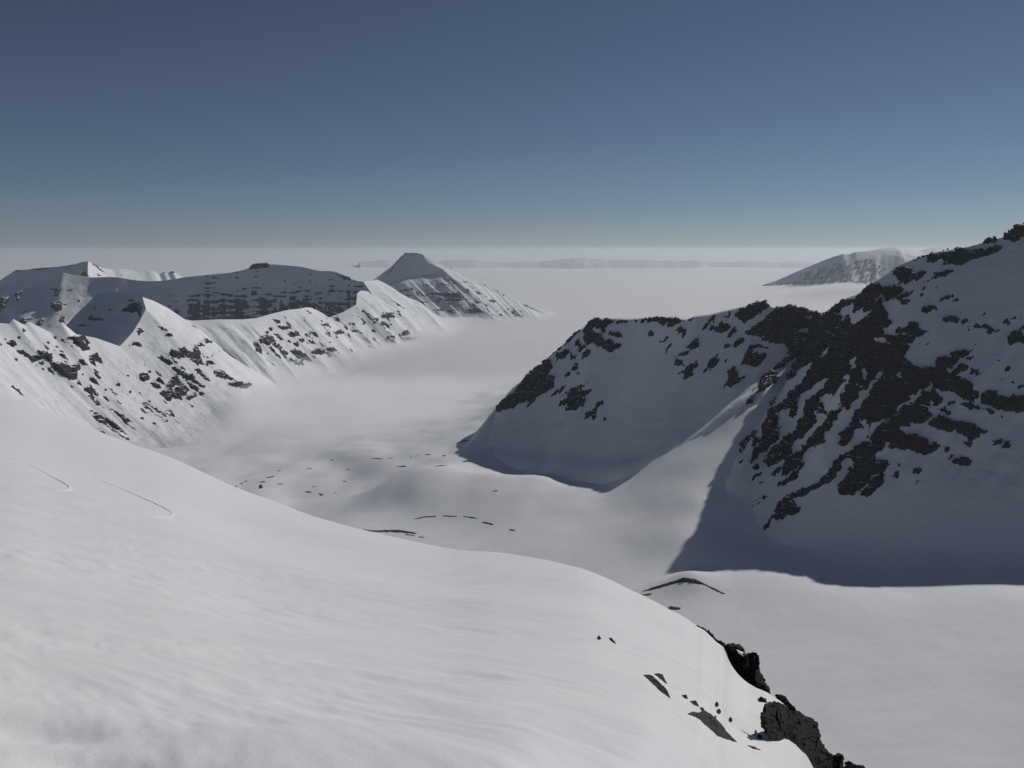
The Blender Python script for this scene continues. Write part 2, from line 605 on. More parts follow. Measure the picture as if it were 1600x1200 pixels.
def fg_hit(px, py):
    """point of the foreground slope seen at a photograph pixel"""
    x, y, z = ray(px, py)
    tx, m = x / y, -z / y
    j = np.interp(tx, TX, np.arange(len(TX)))
    j0 = int(np.clip(math.floor(j), 0, len(TX) - 2))
    t = j - j0
    col = FG[:, j0] * (1 - t) + FG[:, j0 + 1] * t
    d = col[:, 2] + m * col[:, 1]
    lim = np.interp(tx, TX, FG_R[7]) * 1.08
    idx = np.where((d[20:-1] > 0) & (d[21:] <= 0) | (d[20:-1] < 0) & (d[21:] >= 0))[0] + 20
    ok = [i for i in idx if col[i, 1] > 2.0]
    if ok:
        i = ok[0]
        s = d[i] / (d[i] - d[i + 1])
        r = col[i, 1] * (1 - s) + col[i + 1, 1] * s
    else:
        sel = (col[:, 1] > 3) & (col[:, 1] < lim)
        r = col[sel][np.argmin(np.abs(d[sel] / col[sel][:, 1])), 1]
    return np.array([tx * r, r, np.interp(r, col[:, 1], col[:, 2])])

# ================================================================== THE VALLEY FLOOR (thin plate through surveyed points)
A_TOP = [(1287, 491, 1985), (1300, 480, 1950), (1320, 468, 1880), (1345, 457, 1770), (1362, 444, 1680), (1385, 429, 1688), (1408, 413, 1704), (1425, 406, 1722), (1445, 399, 1750),
         (1470, 393, 1764), (1500, 388, 1786), (1540, 378, 1804), (1568, 370, 1812), (1582, 361, 1816), (1600, 356, 1820), (1650, 353, 1828), (1700, 353, 1834), (1800, 357, 1836), (1950, 373, 1836)]
A_FOOT = [(1176, 665, -376), (1160, 730, -420), (1160, 795, -470), (1195, 842, -497), (1245, 852, -500), (1285, 856, -503), (1335, 858, -503), (1375, 860, -503), (1420, 860, -503), (1455, 860, -503), (1490, 860, -503), (1545, 860, -503),
          (1590, 860, -503), (1610, 860, -503), (1632, 860, -503), (1690, 860, -503), (1745, 860, -503), (1850, 860, -503), (2000, 860, -503)]
A_COLS = []
for (px, py, Y), (bx, by, bz) in zip(A_TOP, A_FOOT):
    foot = Pz(bx, by, bz)
    A_COLS.append(fall((px, py, Y), foot, 0.10) + [("w", *(foot + np.array([-60.0, -80.0, -36.0])))])
B_TOP = [(716, 709, 2290), (735, 692, 2330), (775, 641, 2480), (800, 611, 2530), (826, 590, 2560), (850, 568, 2590), (881, 540, 2600), (915, 511, 2600), (930, 500, 2575), (950, 499, 2520), (990, 500, 2410),
         (1020, 497, 2330), (1045, 497, 2260), (1075, 501, 2190), (1085, 496, 2180), (1110, 493, 2155), (1130, 488, 2140), (1165, 480, 2110), (1190, 472, 2095), (1205, 480, 2085),
         (1216, 482, 2080), (1229, 478, 2075), (1255, 483, 2065), (1287, 491, 2055), (1330, 505, 2050)]
B_FOOT = [(704, 714, 2240), (716, 706, 2270), (755, 713, 2180), (778, 720, 2120), (800, 726, 2060), (820, 732, 2000), (845, 738, 1940), (868, 743, 1870), (880, 746, 1840), (893, 748, 1815), (920, 748, 1775),
          (945, 746, 1745), (965, 742, 1730), (990, 736, 1715), (1000, 732, 1712), (1020, 722, 1712), (1040, 712, 1715), (1075, 690, 1730), (1105, 668, 1745), (1122, 652, 1755),
          (1135, 642, 1765), (1150, 630, 1780), (1172, 618, 1800), (1190, 608, 1815), (1225, 612, 1820)]
B_COLS = [fall(t, f, 0.17) + [("w", *(P(*f) + np.array([-30.0, -50.0, -40.0])))] for t, f in zip(B_TOP, B_FOOT)]
FLOOR = [(1600, 1200, -500), (1300, 1200, -500), (1000, 1200, -500), (1450, 1000, -499), (1600, 930, -497), (1300, 925, -498), (1130, 940, -500),
         (1072, 912, -487), (1010, 925, -501), (1050, 962, -500), 
         (1180, 622, -336), (1110, 775, -446), (1080, 840, -474), (1052, 900, -496), (1100, 700, -412),
         (1050, 740, -450), (1010, 735, -478), (950, 760, -503), (900, 800, -513), (1000, 800, -488), (1000, 870, -501), (850, 850, -514),
         
         (700, 870, -535), (600, 840, -552), (860, 745, -519), (740, 702, -556), 
         (685, 735, -516), (740, 745, -525), (640, 743, -524), (605, 755, -537), (565, 772, -553), (525, 790, -572), (600, 736, -598), (560, 752, -606), (515, 768, -612), (650, 790, -551), (480, 780, -608), (430, 750, -622),
         (600, 722, -600), (680, 706, -588), (520, 722, -622), (400, 732, -640), (450, 700, -662), (550, 685, -660), (650, 690, -628), (350, 705, -665),
         (720, 806, -535), (800, 792, -521), (720, 832, -545), (640, 812, -550), (780, 770, -522), (850, 780, -516),
         (500, 640, -735), (650, 625, -745), (400, 640, -730), (300, 690, -665), (560, 560, -800), (700, 560, -800), (720, 660, -640), (760, 620, -700), (200, 700, -655),
         (0, 760, -620), (300, 800, -600), (-300, 800, -600), (800, 560, -800), (1000, 560, -760), (1900, 1000, -500), (700, 1000, -520), (300, 1000, -560), (400, 880, -585)]
fp = [Pz(a, b, c) for a, b, c in FLOOR]
for col in B_COLS[::2]:
    for k, dz in ((3, -9.0), (4, -6.0), (5, -1.5)):
        fp.append(np.array(col[k][1:]) + (0, 0, dz))
for n_, col in enumerate(A_COLS):
    if n_ < 5 or n_ % 2:
        for k, dz in ((3, -14.0), (4, -8.0), (5, -2.0)):
            fp.append(np.array(col[k][1:]) + (0, 0, dz))
fp = np.array(fp)

def tps(pts, vals, reg=0.002):
    s = 1000.0
    q = pts / s
    d = np.linalg.norm(q[:, None] - q[None], axis=-1)
    Kq = np.where(d > 0, d * d * np.log(d + 1e-12), 0) + np.eye(len(q)) * reg
    A = np.zeros((len(q) + 3,) * 2)
    A[:-3, :-3] = Kq
    A[:-3, -3:] = np.c_[np.ones(len(q)), q]
    A[-3:, :-3] = A[:-3, -3:].T
    w = np.linalg.solve(A, np.r_[vals, 0, 0, 0])
    def ev(x, y):
        X = np.stack([x, y], -1).reshape(-1, 2) / s
        out = np.zeros(len(X))
        for i in range(0, len(X), 40000):
            dd = np.linalg.norm(X[i:i + 40000, None] - q[None], axis=-1)
            out[i:i + 40000] = np.where(dd > 0, dd * dd * np.log(dd + 1e-12), 0) @ w[:-3]
        return (out + w[-3] + X @ w[-2:]).reshape(np.shape(x))
    return ev

floor_tps = tps(fp[:, :2], fp[:, 2])
fx = np.linspace(-2600, 1900, 381)
fy = 420 * (4600 / 420) ** np.linspace(0, 1, 421)
FX, FY = np.meshgrid(fx, fy)
coarse = floor_tps(*np.meshgrid(fx[::4], fy[::4]))
ci = np.clip(np.arange(len(fx)) / 4, 0, len(fx[::4]) - 1.001)
ri = np.clip(np.arange(len(fy)) / 4, 0, len(fy[::4]) - 1.001)
c0, r0 = ci.astype(int), ri.astype(int)
tc, tr = (ci - c0)[None], (ri - r0)[:, None]
c1, r1 = np.minimum(c0 + 1, coarse.shape[1] - 1), np.minimum(r0 + 1, coarse.shape[0] - 1)
FZ = ((coarse[np.ix_(r0, c0)] * (1 - tc) + coarse[np.ix_(r0, c1)] * tc) * (1 - tr)
      + (coarse[np.ix_(r1, c0)] * (1 - tc) + coarse[np.ix_(r1, c1)] * tc) * tr)
FZ = blur(FZ, 3)
hum = sstep(1350, 1700, FY) * (1 - sstep(250, 500, FX))
FZ += hum * (17 * fbm(n2(FX / 170, FY / 250, 4.0), 2) + 2.5 * fbm(n2(FX / 60, FY / 120, 14.0), 2)) + 0.5 * fbm(n2(FX / 45, FY / 60, 8.0), 3)
mq = Pz(1076, 914, -498.0)
mu, mv = (FX - mq[0]) * 0.97 + (FY - mq[1]) * 0.24, -(FX - mq[0]) * 0.24 + (FY - mq[1]) * 0.97
FZ += 15.0 * np.exp(-np.abs(mu) / 42.0 * np.sqrt(np.abs(mu) / 42.0 + 0.05)) * np.exp(-(mv / np.where(mv < 0, 34.0, 26.0)) ** 2)
FZ += 0.55 * fbm(n2((FX + 0.35 * FY) / 34, (FY - 0.35 * FX) / 9, 5.0), 4) * (1 - sstep(1300, 1700, FY))
FZ = np.clip(FZ, -860, None)
valley = link_mesh("valley_floor", np.stack([FX, FY, FZ], -1), grid_faces(len(fy), len(fx)), M_SNOW_MID)
tag(valley, "smooth snow floor of the cirque running down to hummocks and the fog edge", "valley floor", "structure")

def floor_z(x, y):
    j = np.interp(x, fx, np.arange(len(fx)))
    i = np.interp(y, fy, np.arange(len(fy)))
    j0, i0 = np.minimum(j.astype(int), len(fx) - 2), np.minimum(i.astype(int), len(fy) - 2)
    tj, ti = j - j0, i - i0
    return ((FZ[i0, j0] * (1 - tj) + FZ[i0, j0 + 1] * tj) * (1 - ti) + (FZ[i0 + 1, j0] * (1 - tj) + FZ[i0 + 1, j0 + 1] * tj) * ti)

def floor_hit(px, py):
    x, y, z = ray(px, py)
    Y = 500 * (4400 / 500) ** np.linspace(0, 1, 1500)
    d = z / y * Y - floor_z(x / y * Y, Y)
    k = np.where(d <= 0)[0]
    k = k[0] if len(k) else len(Y) - 1
    if k > 0:
        s = d[k - 1] / (d[k - 1] - d[k])
        r = Y[k - 1] * (1 - s) + Y[k] * s
    else:
        r = Y[0]
    return np.array([x / y * r, r, z / y * r])

# the sea lies under the fog and runs on to the horizon
s = 380000.0
sm_, snt, sb_ = mat("sea_water")
sb_.inputs["Base Color"].default_value = (0.02, 0.035, 0.045, 1)
sb_.inputs["Roughness"].default_value = 0.25
sea = link_mesh("sea", [(-s, -s, -890), (s, -s, -890), (s, s, -890), (-s, s, -890)], [(0, 1, 2, 3)], sm_)
tag(sea, "grey sea lying out of sight below the valley fog", "sea", "structure")

# ================================================================== RIGHT MOUNTAIN
T1 = lambda *p: tile(1140, 460, 6.667, *p)
T2 = lambda *p: tile(1360, 460, 6.667, *p)
T3 = lambda *p: tile(1140, 620, 5.714, *p)
T4 = lambda *p: tile(1360, 620, 5.714, *p)
T5 = lambda *p: tile(760, 470, 5.714, *p)
T6 = lambda *p: tile(1000, 470, 6.667, *p)
T7 = lambda *p: tile(1280, 340, 5.0, *p)

A_POS = [[(1285.5, 491.5), (1302, 481), (1317, 469), (1336, 467), (1347, 459), (1360, 445), (1368, 441), (1385, 448), (1395, 446), (1412, 452),
          (1405, 460), (1393, 467), (1378, 476), (1382, 481), (1386, 488), (1387, 497), (1397, 503), (1387, 509), (1380, 514), (1382, 520),
          (1381, 526), (1400, 536), (1420, 538), (1420, 545), (1414, 550), (1415, 562), (1423, 571), (1435, 573), (1462, 572), (1459, 563),
          (1465, 557), (1477, 555), (1487, 558), (1498, 563), (1490, 571), (1484, 578), (1490, 578), (1504, 567), (1516, 575), (1502, 581),
          (1496, 587), (1510, 593), (1520, 601), (1522, 608), (1532, 611), (1529, 622), (1519, 626), (1504, 622), (1495, 616), (1487, 610),
          (1474, 611), (1463, 607), (1457, 608), (1471, 619), (1471, 627), (1459, 634), (1440, 641), (1168, 641), (1185, 610), (1190, 590),
          (1204, 580), (1231, 551), (1250, 527)]]
A_POS += T2([(240, 350), (370, 340), (410, 290), (510, 295), (530, 340), (570, 380), (600, 390), (500, 430), (440, 480), (400, 520), (250, 510), (140, 460), (160, 420), (260, 420), (430, 440), (260, 390)],
            [(810, 610), (920, 580), (1000, 595), (1080, 535), (1060, 590), (980, 660), (920, 650), (850, 650)],
            [(960, 715), (1080, 630), (1070, 650), (1000, 710)], [(1010, 830), (1060, 780), (1110, 790), (1170, 815), (1100, 850), (1100, 820)],
            [(1130, 1110), (1160, 1040), (1220, 990), (1310, 995), (1320, 1060), (1410, 1040), (1420, 1070), (1490, 1030), (1600, 1060), (1900, 1080), (1900, 1200), (1560, 1200), (1370, 1180), (1200, 1150)],
            [(1430, 500), (1440, 420), (1470, 380), (1560, 385), (1600, 420), (1700, 480), (1600, 505), (1540, 495), (1450, 525)], [(1540, 375), (1600, 320), (1700, 330), (1600, 370)],
            [(750, 280), (790, 220), (840, 215), (930, 260), (910, 300), (860, 280), (790, 305)], [(940, 290), (960, 260), (1040, 285), (970, 315)],
            [(940, 355), (950, 325), (980, 330)], [(1000, 340), (1060, 330), (1130, 300), (1140, 320), (1100, 360), (1040, 380)],
            [(1140, 340), (1190, 315), (1260, 330), (1300, 380), (1200, 405), (1220, 360)], [(1300, 390), (1330, 370), (1340, 390)],
            [(700, 80), (730, 50), (850, 0), (860, 25), (770, 90), (730, 100)], [(525, 160), (560, 130), (680, 115), (700, 150), (630, 185), (540, 190)],
            [(325, 70), (390, 45), (425, 70), (370, 120)], [(250, 45), (280, 25), (330, 50), (300, 65)], [(865, 75), (910, 50), (910, 70)],
            [(500, 20), (540, 0), (560, 0), (530, 20)], [(930, 205), (960, 175), (955, 210)], [(1165, 205), (1190, 175), (1200, 205)], [(1330, 205), (1385, 160), (1385, 185)],
            [(1380, 310), (1410, 260), (1450, 260), (1440, 310)], [(1450, 245), (1510, 225), (1510, 245)], [(1540, 270), (1590, 245), (1550, 278)],
            [(575, 525), (620, 505), (635, 535)], [(500, 505), (535, 490), (520, 520)], [(1310, 695), (1340, 675), (1335, 705)], [(1405, 800), (1440, 750), (1475, 780), (1440, 802)],
            [(1350, 890), (1390, 868), (1402, 887)], [(1430, 940), (1480, 903), (1492, 922)], [(1535, 975), (1590, 930), (1605, 960), (1550, 988)],
            [(790, 1160), (820, 1108), (895, 1120)], [(940, 1130), (980, 1115), (1140, 1180), (1120, 1200), (1040, 1190)], [(690, 1190), (780, 1175), (800, 1200)])
A_POS += T3([(985, 0), (1180, 0), (1110, 60), (1050, 120), (1000, 115), (970, 160), (950, 210), (895, 300), (840, 315), (850, 390), (830, 420), (770, 430), (700, 470), (655, 520), (640, 590), (610, 640), (560, 650), (480, 710), (470, 650), (490, 560), (550, 520), (640, 490), (690, 430), (720, 360), (800, 270), (880, 190), (940, 120), (985, 70)],
            [(640, 600), (670, 590), (660, 630), (620, 660), (610, 730), (520, 770), (430, 810), (430, 790), (540, 690), (600, 640)],
            [(740, 0), (800, 10), (810, 70), (885, 95), (870, 145), (820, 150), (760, 130), (780, 215), (715, 290), (665, 330), (660, 375), (590, 385), (560, 440), (550, 510), (490, 560), (400, 600), (345, 640), (295, 560), (300, 540), (400, 430), (450, 410), (470, 350), (560, 330), (600, 260), (620, 190), (660, 110)],
            [(500, 0), (610, 0), (620, 80), (600, 170), (560, 185), (530, 160), (540, 100), (490, 85), (420, 100), (440, 130), (390, 150), (390, 170), (440, 180), (440, 330), (440, 380), (300, 490), (260, 490), (250, 450), (300, 340), (290, 270), (340, 180), (350, 120), (400, 100), (460, 60)],
            [(270, 0), (430, 0), (400, 60), (330, 90), (260, 95), (215, 135), (215, 100), (250, 30)], [(140, 60), (170, 10), (215, 10), (190, 40), (130, 80)],
            [(100, 275), (130, 210), (210, 150), (190, 190), (150, 245)], [(65, 495), (75, 445), (150, 370), (215, 300), (240, 300), (220, 360), (170, 390), (130, 440), (110, 490)],
            [(230, 350), (280, 350), (270, 400), (220, 450), (195, 440)], [(190, 590), (200, 520), (220, 460), (260, 450), (255, 520), (230, 570), (200, 600)],
            [(210, 630), (260, 580), (270, 610), (240, 655)], [(200, 750), (220, 700), (285, 680), (250, 720)], [(365, 710), (400, 650), (470, 600), (450, 650), (400, 700)],
            [(275, 785), (300, 750), (320, 755)], [(70, 672), (135, 632), (95, 672)], [(88, 582), (115, 562), (105, 588)],
            [(190, 980), (220, 930), (260, 895), (340, 878), (325, 910), (260, 960)], [(110, 1020), (120, 995), (165, 980), (175, 1000), (150, 1025)],
            [(310, 1170), (340, 1090), (400, 1040), (440, 940), (490, 890), (620, 830), (790, 770), (880, 670), (950, 560), (1090, 470), (1280, 360), (1371, 270), (1400, 420), (1290, 540), (1300, 590), (1400, 560), (1400, 660), (1280, 700), (1210, 800), (1090, 890), (1010, 870), (955, 870), (955, 820), (1040, 700), (1110, 580), (1060, 540), (1010, 570), (990, 650), (930, 740), (850, 780), (740, 840), (660, 885), (550, 910), (635, 985), (600, 1040), (530, 1050), (465, 1090), (390, 1100), (340, 1160)],
            [(1165, 880), (1180, 840), (1300, 740), (1385, 690), (1371, 760), (1320, 830), (1220, 880)],
            [(1000, 450), (970, 420), (985, 330), (1075, 260), (1110, 140), (1180, 60), (1240, 0), (1400, 0), (1400, 225), (1270, 230), (1160, 210), (1150, 230), (1210, 260), (1200, 285), (1120, 285), (1095, 370), (1040, 420)])
A_POS += T4([(-20, 0), (640, 0), (640, 50), (570, 110), (450, 80), (530, 130), (575, 160), (510, 220), (430, 235), (350, 220), (340, 265), (290, 275), (240, 265), (280, 310), (420, 345), (500, 380), (530, 430), (590, 405), (630, 440), (570, 490), (490, 515), (410, 500), (355, 460), (300, 480), (160, 450), (200, 410), (130, 430), (60, 500), (20, 540), (40, 590), (100, 560), (170, 600), (110, 650), (-20, 700)],
            [(-20, 750), (100, 690), (160, 680), (105, 720), (80, 810), (20, 840), (-20, 830)],
            [(530, 250), (560, 190), (620, 160), (700, 200), (830, 220), (960, 260), (1000, 290), (1065, 310), (1050, 330), (990, 320), (970, 360), (900, 390), (880, 410), (870, 360), (760, 330), (770, 290), (720, 320), (620, 290)],
            [(600, 115), (650, 95), (730, 140), (720, 160), (640, 140)], [(810, 55), (850, 40), (980, 95), (970, 115), (900, 105)], [(1010, 105), (1040, 95), (1120, 140), (1100, 150)],
            [(1150, 150), (1195, 145), (1165, 190)], [(680, 80), (700, 35), (770, 45), (720, 75)], [(820, 10), (950, 0), (920, 40)],
            [(970, 50), (1000, 0), (1500, 0), (1500, 110), (1300, 140), (1190, 120), (1060, 80)],
            [(1090, 430), (1110, 390), (1150, 375), (1180, 400), (1160, 430)], [(1175, 450), (1210, 410), (1265, 420), (1240, 460)], [(835, 420), (870, 400), (910, 410), (890, 445)],
            [(665, 490), (680, 440), (720, 460), (700, 490)], [(685, 560), (720, 525), (750, 525), (720, 565)], [(740, 570), (800, 535), (860, 540), (915, 580), (905, 620), (830, 610), (740, 610)],
            [(365, 680), (400, 640), (430, 620), (455, 660), (440, 700)], [(375, 800), (430, 745), (455, 745), (420, 800)], [(180, 705), (240, 660), (300, 650), (260, 690), (240, 725)],
            [(230, 625), (250, 598), (250, 628)], [(1040, 365), (1060, 348), (1072, 372)])
A_POS += T7([(700, 340), (760, 320), (850, 285), (950, 268), (1060, 246), (1130, 236), (1180, 255), (1250, 235), (1300, 250), (1400, 220), (1440, 240), (1330, 295), (1150, 345), (1090, 370), (970, 370), (960, 310), (900, 350), (840, 350), (850, 310)],
            [(575, 450), (590, 390), (640, 385), (720, 405), (740, 430), (800, 405), (840, 430), (770, 490), (700, 505), (640, 520), (600, 470)],
            [(780, 515), (860, 480), (960, 420), (1070, 405), (1050, 425), (930, 475), (820, 500)], [(865, 455), (910, 420), (925, 440), (880, 460)],
            [(1440, 170), (1440, 140), (1480, 95), (1600, 60), (1900, 20), (1900, 120), (1590, 160), (1550, 190), (1500, 180)],
            [(1270, 190), (1340, 166), (1430, 146), (1380, 200), (1320, 205)], [(690, 580), (740, 570), (700, 610), (600, 640), (620, 620)],
            [(925, 655), (960, 625), (1045, 600), (1040, 625), (950, 670)], [(795, 730), (820, 695), (910, 685), (925, 710), (870, 740)],
            [(645, 650), (690, 635), (720, 650), (660, 690)], [(778, 612), (790, 593), (818, 607)], [(800, 562), (820, 546), (832, 567)],
            [(1048, 655), (1090, 633), (1070, 660)], [(1098, 752), (1115, 732), (1114, 758)], [(908, 552), (940, 533), (934, 554)])
A_NEG = T1([(870, 680), (850, 780), (790, 850), (750, 900), (700, 980), (600, 1050), (540, 1140), (400, 1210), (330, 1210), (440, 1150), (500, 1080), (490, 1030), (530, 1010), (550, 950), (600, 890), (690, 850), (720, 800), (700, 780), (780, 750)],
           [(990, 870), (1030, 880), (980, 980), (880, 1050), (800, 1150), (740, 1210), (720, 1210), (730, 1040), (850, 980), (930, 900)],
           [(1310, 640), (1320, 740), (1250, 830), (1220, 940), (1160, 1020), (1150, 1130), (1120, 1210), (1000, 1210), (940, 1120), (930, 1080), (970, 1050), (1090, 1040), (1150, 950), (1210, 900), (1160, 870), (1240, 820), (1270, 760), (1250, 720)],
           [(1370, 780), (1450, 790), (1430, 850), (1400, 890), (1380, 830)],
           [(1615, 770), (1610, 830), (1530, 900), (1480, 960), (1460, 1060), (1380, 1110), (1310, 1190), (1250, 1210), (1260, 1150), (1350, 1070), (1340, 1010), (1440, 980), (1460, 920), (1520, 860)],
           [(1030, 530), (1040, 600), (960, 660), (945, 640), (980, 590)], [(1130, 330), (1110, 400), (1060, 465), (1090, 370)],
           [(1270, 90), (1310, 150), (1260, 210), (1210, 220), (1200, 280), (1170, 270), (1180, 220), (1140, 200), (1170, 150)],
           [(1400, 120), (1390, 180), (1480, 160), (1450, 220), (1370, 260), (1330, 320), (1260, 280), (1260, 230), (1330, 180)],
           [(620, 700), (600, 750), (550, 820), (600, 800), (590, 830), (480, 880), (440, 880), (430, 820), (470, 760), (570, 720)], [(365, 925), (440, 885), (430, 915)])
A_NEG += T2([(620, 905), (650, 910), (660, 950), (630, 985), (560, 1010), (500, 1060), (430, 1110), (330, 1170), (310, 1210), (265, 1210), (290, 1170), (420, 1090), (400, 1060), (480, 1040), (500, 1010), (600, 980), (620, 950)],
            [(230, 830), (320, 820), (340, 870), (290, 870)], [(0, 450), (90, 450), (150, 440), (170, 480), (215, 500), (200, 530), (80, 480)])
A_NEG += T4([(430, -10), (370, 50), (270, 100), (220, 160), (130, 220), (60, 260), (20, 330), (-30, 380), (0, 400), (-20, 330), (0, 235), (120, 205), (200, 165), (240, 130), (240, 90), (340, 40), (370, -10)])
A_NEG += T7([(430, 635), (490, 585), (510, 620), (500, 655), (470, 612), (450, 650)])
A_NEG += T3([(970, 150), (1060, 120), (1110, 60), (1240, -10), (1180, 60), (1110, 140), (1075, 260), (985, 330), (900, 300)],
            [(620, 0), (735, 0), (660, 110), (620, 190), (590, 270), (555, 330), (450, 350), (445, 240), (590, 180), (605, 100)],
            [(800, 20), (980, 0), (985, 70), (885, 95), (810, 60)])

gA, crA = loft(A_COLS, 500, 400, [(60, 12), (260, 120), (700, 520)], soft=8, smooth_u=True)
pA, qA = pix(gA)
gA[..., 2] += relief_noise(gA, 7.0, 120, 5, 3.0) * sstep(crA, crA + 60, np.arange(gA.shape[0]))[:, None] * (1 - sstep(720, 880, qA))
ru = fbm(n2((pA + 0.75 * qA) / 26, qA / 200, 6.0), 3)
gA[..., 2] += 5.0 * ru * sstep(500, 560, qA) * (1 - sstep(700, 820, qA))
gA[..., 2] += relief_noise(gA, 1.6, 22, 3, 9.0) * (1 - sstep(700, 850, qA))
mountain("mountain", "steep snowy mountain face on the right, in shade, streaked with black rock", [(gA, crA)],
         [dict(pos=A_POS, neg=A_NEG, fray=(2.8, -0.6, 0.8), amp=3.4, size=6.0, relief=9.0, scale=18.0, proud=0.55, min=24, limit=170)], rmat=M_ROCK)

# ================================================================== MIDDLE RIDGE
B_POS = T5([(80, 970), (110, 915), (240, 822), (310, 732), (400, 612), (460, 572), (510, 535), (560, 520), (600, 580), (570, 620), (550, 650), (615, 680), (600, 760), (540, 820), (500, 830), (440, 870), (400, 920), (350, 960), (370, 900), (310, 920), (240, 960), (200, 960), (110, 1000)],
           [(490, 540), (500, 500), (700, 340), (850, 230), (885, 220), (760, 335), (620, 455), (560, 515)],
           [(620, 490), (700, 430), (750, 430), (750, 470), (700, 510), (620, 530)], [(735, 530), (770, 480), (810, 480), (800, 520), (750, 540)],
           [(860, 480), (910, 430), (940, 460), (900, 500), (850, 510)], [(810, 440), (870, 390), (890, 410), (840, 450)], [(790, 390), (820, 330), (850, 370), (830, 410)],
           [(870, 350), (880, 240), (930, 170), (990, 150), (1050, 175), (1080, 150), (1130, 190), (1080, 220), (1050, 250), (1080, 280), (1040, 290), (1000, 240), (950, 230), (960, 280), (1030, 300), (1050, 360), (1110, 330), (1150, 380), (1220, 400), (1170, 440), (1110, 470), (1060, 420), (1000, 410), (950, 370), (900, 380)],
           [(1095, 290), (1120, 270), (1180, 270), (1220, 320), (1180, 345), (1120, 310)], [(760, 600), (790, 560), (820, 560), (820, 610), (770, 640)],
           [(690, 670), (720, 640), (755, 660), (730, 690)], [(800, 650), (830, 615), (840, 640), (815, 660)], [(1445, 300), (1465, 270), (1490, 290), (1480, 305)],
           [(570, 860), (620, 800), (705, 755), (680, 800), (600, 850)],
           [(630, 960), (660, 910), (720, 880), (740, 820), (660, 860), (760, 790), (920, 730), (860, 780), (870, 810), (970, 790), (880, 850), (870, 930), (760, 1000), (705, 990), (730, 920), (660, 930)],
           [(870, 1060), (880, 1000), (960, 950), (1050, 880), (1040, 920), (970, 980), (990, 1020), (950, 1060), (940, 1030)], [(1040, 1062), (1060, 1042), (1072, 1062)],
           [(1150, 190), (1240, 165), (1270, 205), (1200, 200)], [(1320, 175), (1400, 165), (1340, 210)])
B_POS += T6([(0, 220), (0, 185), (100, 185), (210, 175), (400, 180), (430, 210), (360, 260), (270, 280), (300, 230), (240, 250), (170, 230), (100, 215)], [(500, 210), (560, 170), (540, 215)],
            [(80, 345), (110, 315), (130, 350)], [(350, 320), (420, 270), (490, 280), (450, 390), (430, 330), (390, 380), (400, 330)], [(190, 450), (280, 365), (310, 400), (250, 430)],
            [(235, 520), (340, 430), (270, 545)], [(480, 500), (580, 400), (620, 350), (600, 410), (630, 480), (560, 500)], [(360, 600), (430, 540), (500, 520), (500, 570), (430, 580)],
            [(360, 680), (370, 620), (410, 600), (450, 660), (420, 680)], [(400, 765), (480, 700), (600, 620), (590, 680), (550, 730), (570, 780), (460, 830), (450, 750)],
            [(650, 320), (740, 160), (790, 145), (760, 200), (700, 290)], [(730, 300), (740, 270), (800, 270), (850, 210), (950, 260), (900, 310), (810, 345), (770, 310)],
            [(860, 185), (940, 110), (950, 130), (900, 180)], [(990, 150), (1040, 80), (1180, 35), (1260, 5), (1310, 10), (1380, 70), (1330, 60), (1260, 140), (1150, 190), (1080, 240), (1020, 190)],
            [(910, 400), (920, 340), (1020, 240), (970, 280), (1000, 320), (940, 390)], [(650, 765), (670, 710), (740, 710)], [(705, 690), (720, 630), (830, 520), (790, 590), (830, 620), (760, 700)],
            [(865, 500), (910, 445), (940, 470), (890, 500)], [(970, 490), (1000, 430), (1080, 375), (1080, 430), (1020, 480)], [(865, 640), (905, 600), (890, 640)],
            [(910, 760), (900, 750), (1000, 665), (1000, 730), (1040, 790), (1090, 770), (1060, 840), (960, 900), (900, 890), (890, 935), (870, 930), (910, 850)],
            [(1060, 630), (1080, 570), (1150, 460), (1250, 460), (1350, 490), (1180, 500), (1180, 540), (1260, 560), (1350, 560), (1290, 610), (1250, 670), (1180, 700), (1070, 660)])
B_POS += T1([(160, 400), (220, 370), (350, 250), (480, 140), (560, 135), (600, 110), (780, 140), (990, 200), (1200, 300), (1000, 420), (740, 480), (620, 600), (600, 540), (560, 500), (480, 510), (350, 480), (300, 440), (220, 430)],
            [(430, 800), (610, 600), (740, 470), (900, 500), (560, 760), (480, 780)], [(300, 980), (310, 900), (340, 840), (440, 790), (530, 870), (460, 930), (360, 1000), (270, 1030)],
            [(150, 1150), (200, 1080), (270, 1040), (230, 1120)], [(230, 1000), (270, 965), (260, 1000)])
B_NEG = T1([(720, 390), (790, 335), (830, 350), (800, 410)], [(840, 230), (868, 240), (850, 275)], [(330, 440), (350, 420), (360, 450)], [(640, 320), (660, 330), (650, 360)])
gB, crB = loft(B_COLS, 420, 260, [(70, 10), (240, 130), (560, 480)], soft=5, smooth_u=False)
pB, qB = pix(gB)
gB[..., 2] += relief_noise(gB, 6.0, 130, 5, 5.0) * (sstep(crB, crB + 50, np.arange(gB.shape[0]))[:, None] * (1 - sstep(crB + 180, crB + 280, np.arange(gB.shape[0]))[:, None]))
mountain("mountain", "dark middle ridge with rock-speckled crest rising over the fog", [(gB, crB)],
         [dict(pos=B_POS, neg=B_NEG, fray=(2.8, -0.6, 0.8), amp=3.0, size=6.0, relief=8.0, scale=18.0, proud=0.5, seed=4.0, min=24)], rmat=M_ROCK)

# ================================================================== NEAR LEFT SPUR AND THE ROUNDED PEAK BEHIND IT
def zc(px, py, z0):
    return (px, py, float(Pz(px, py, z0)[1]))

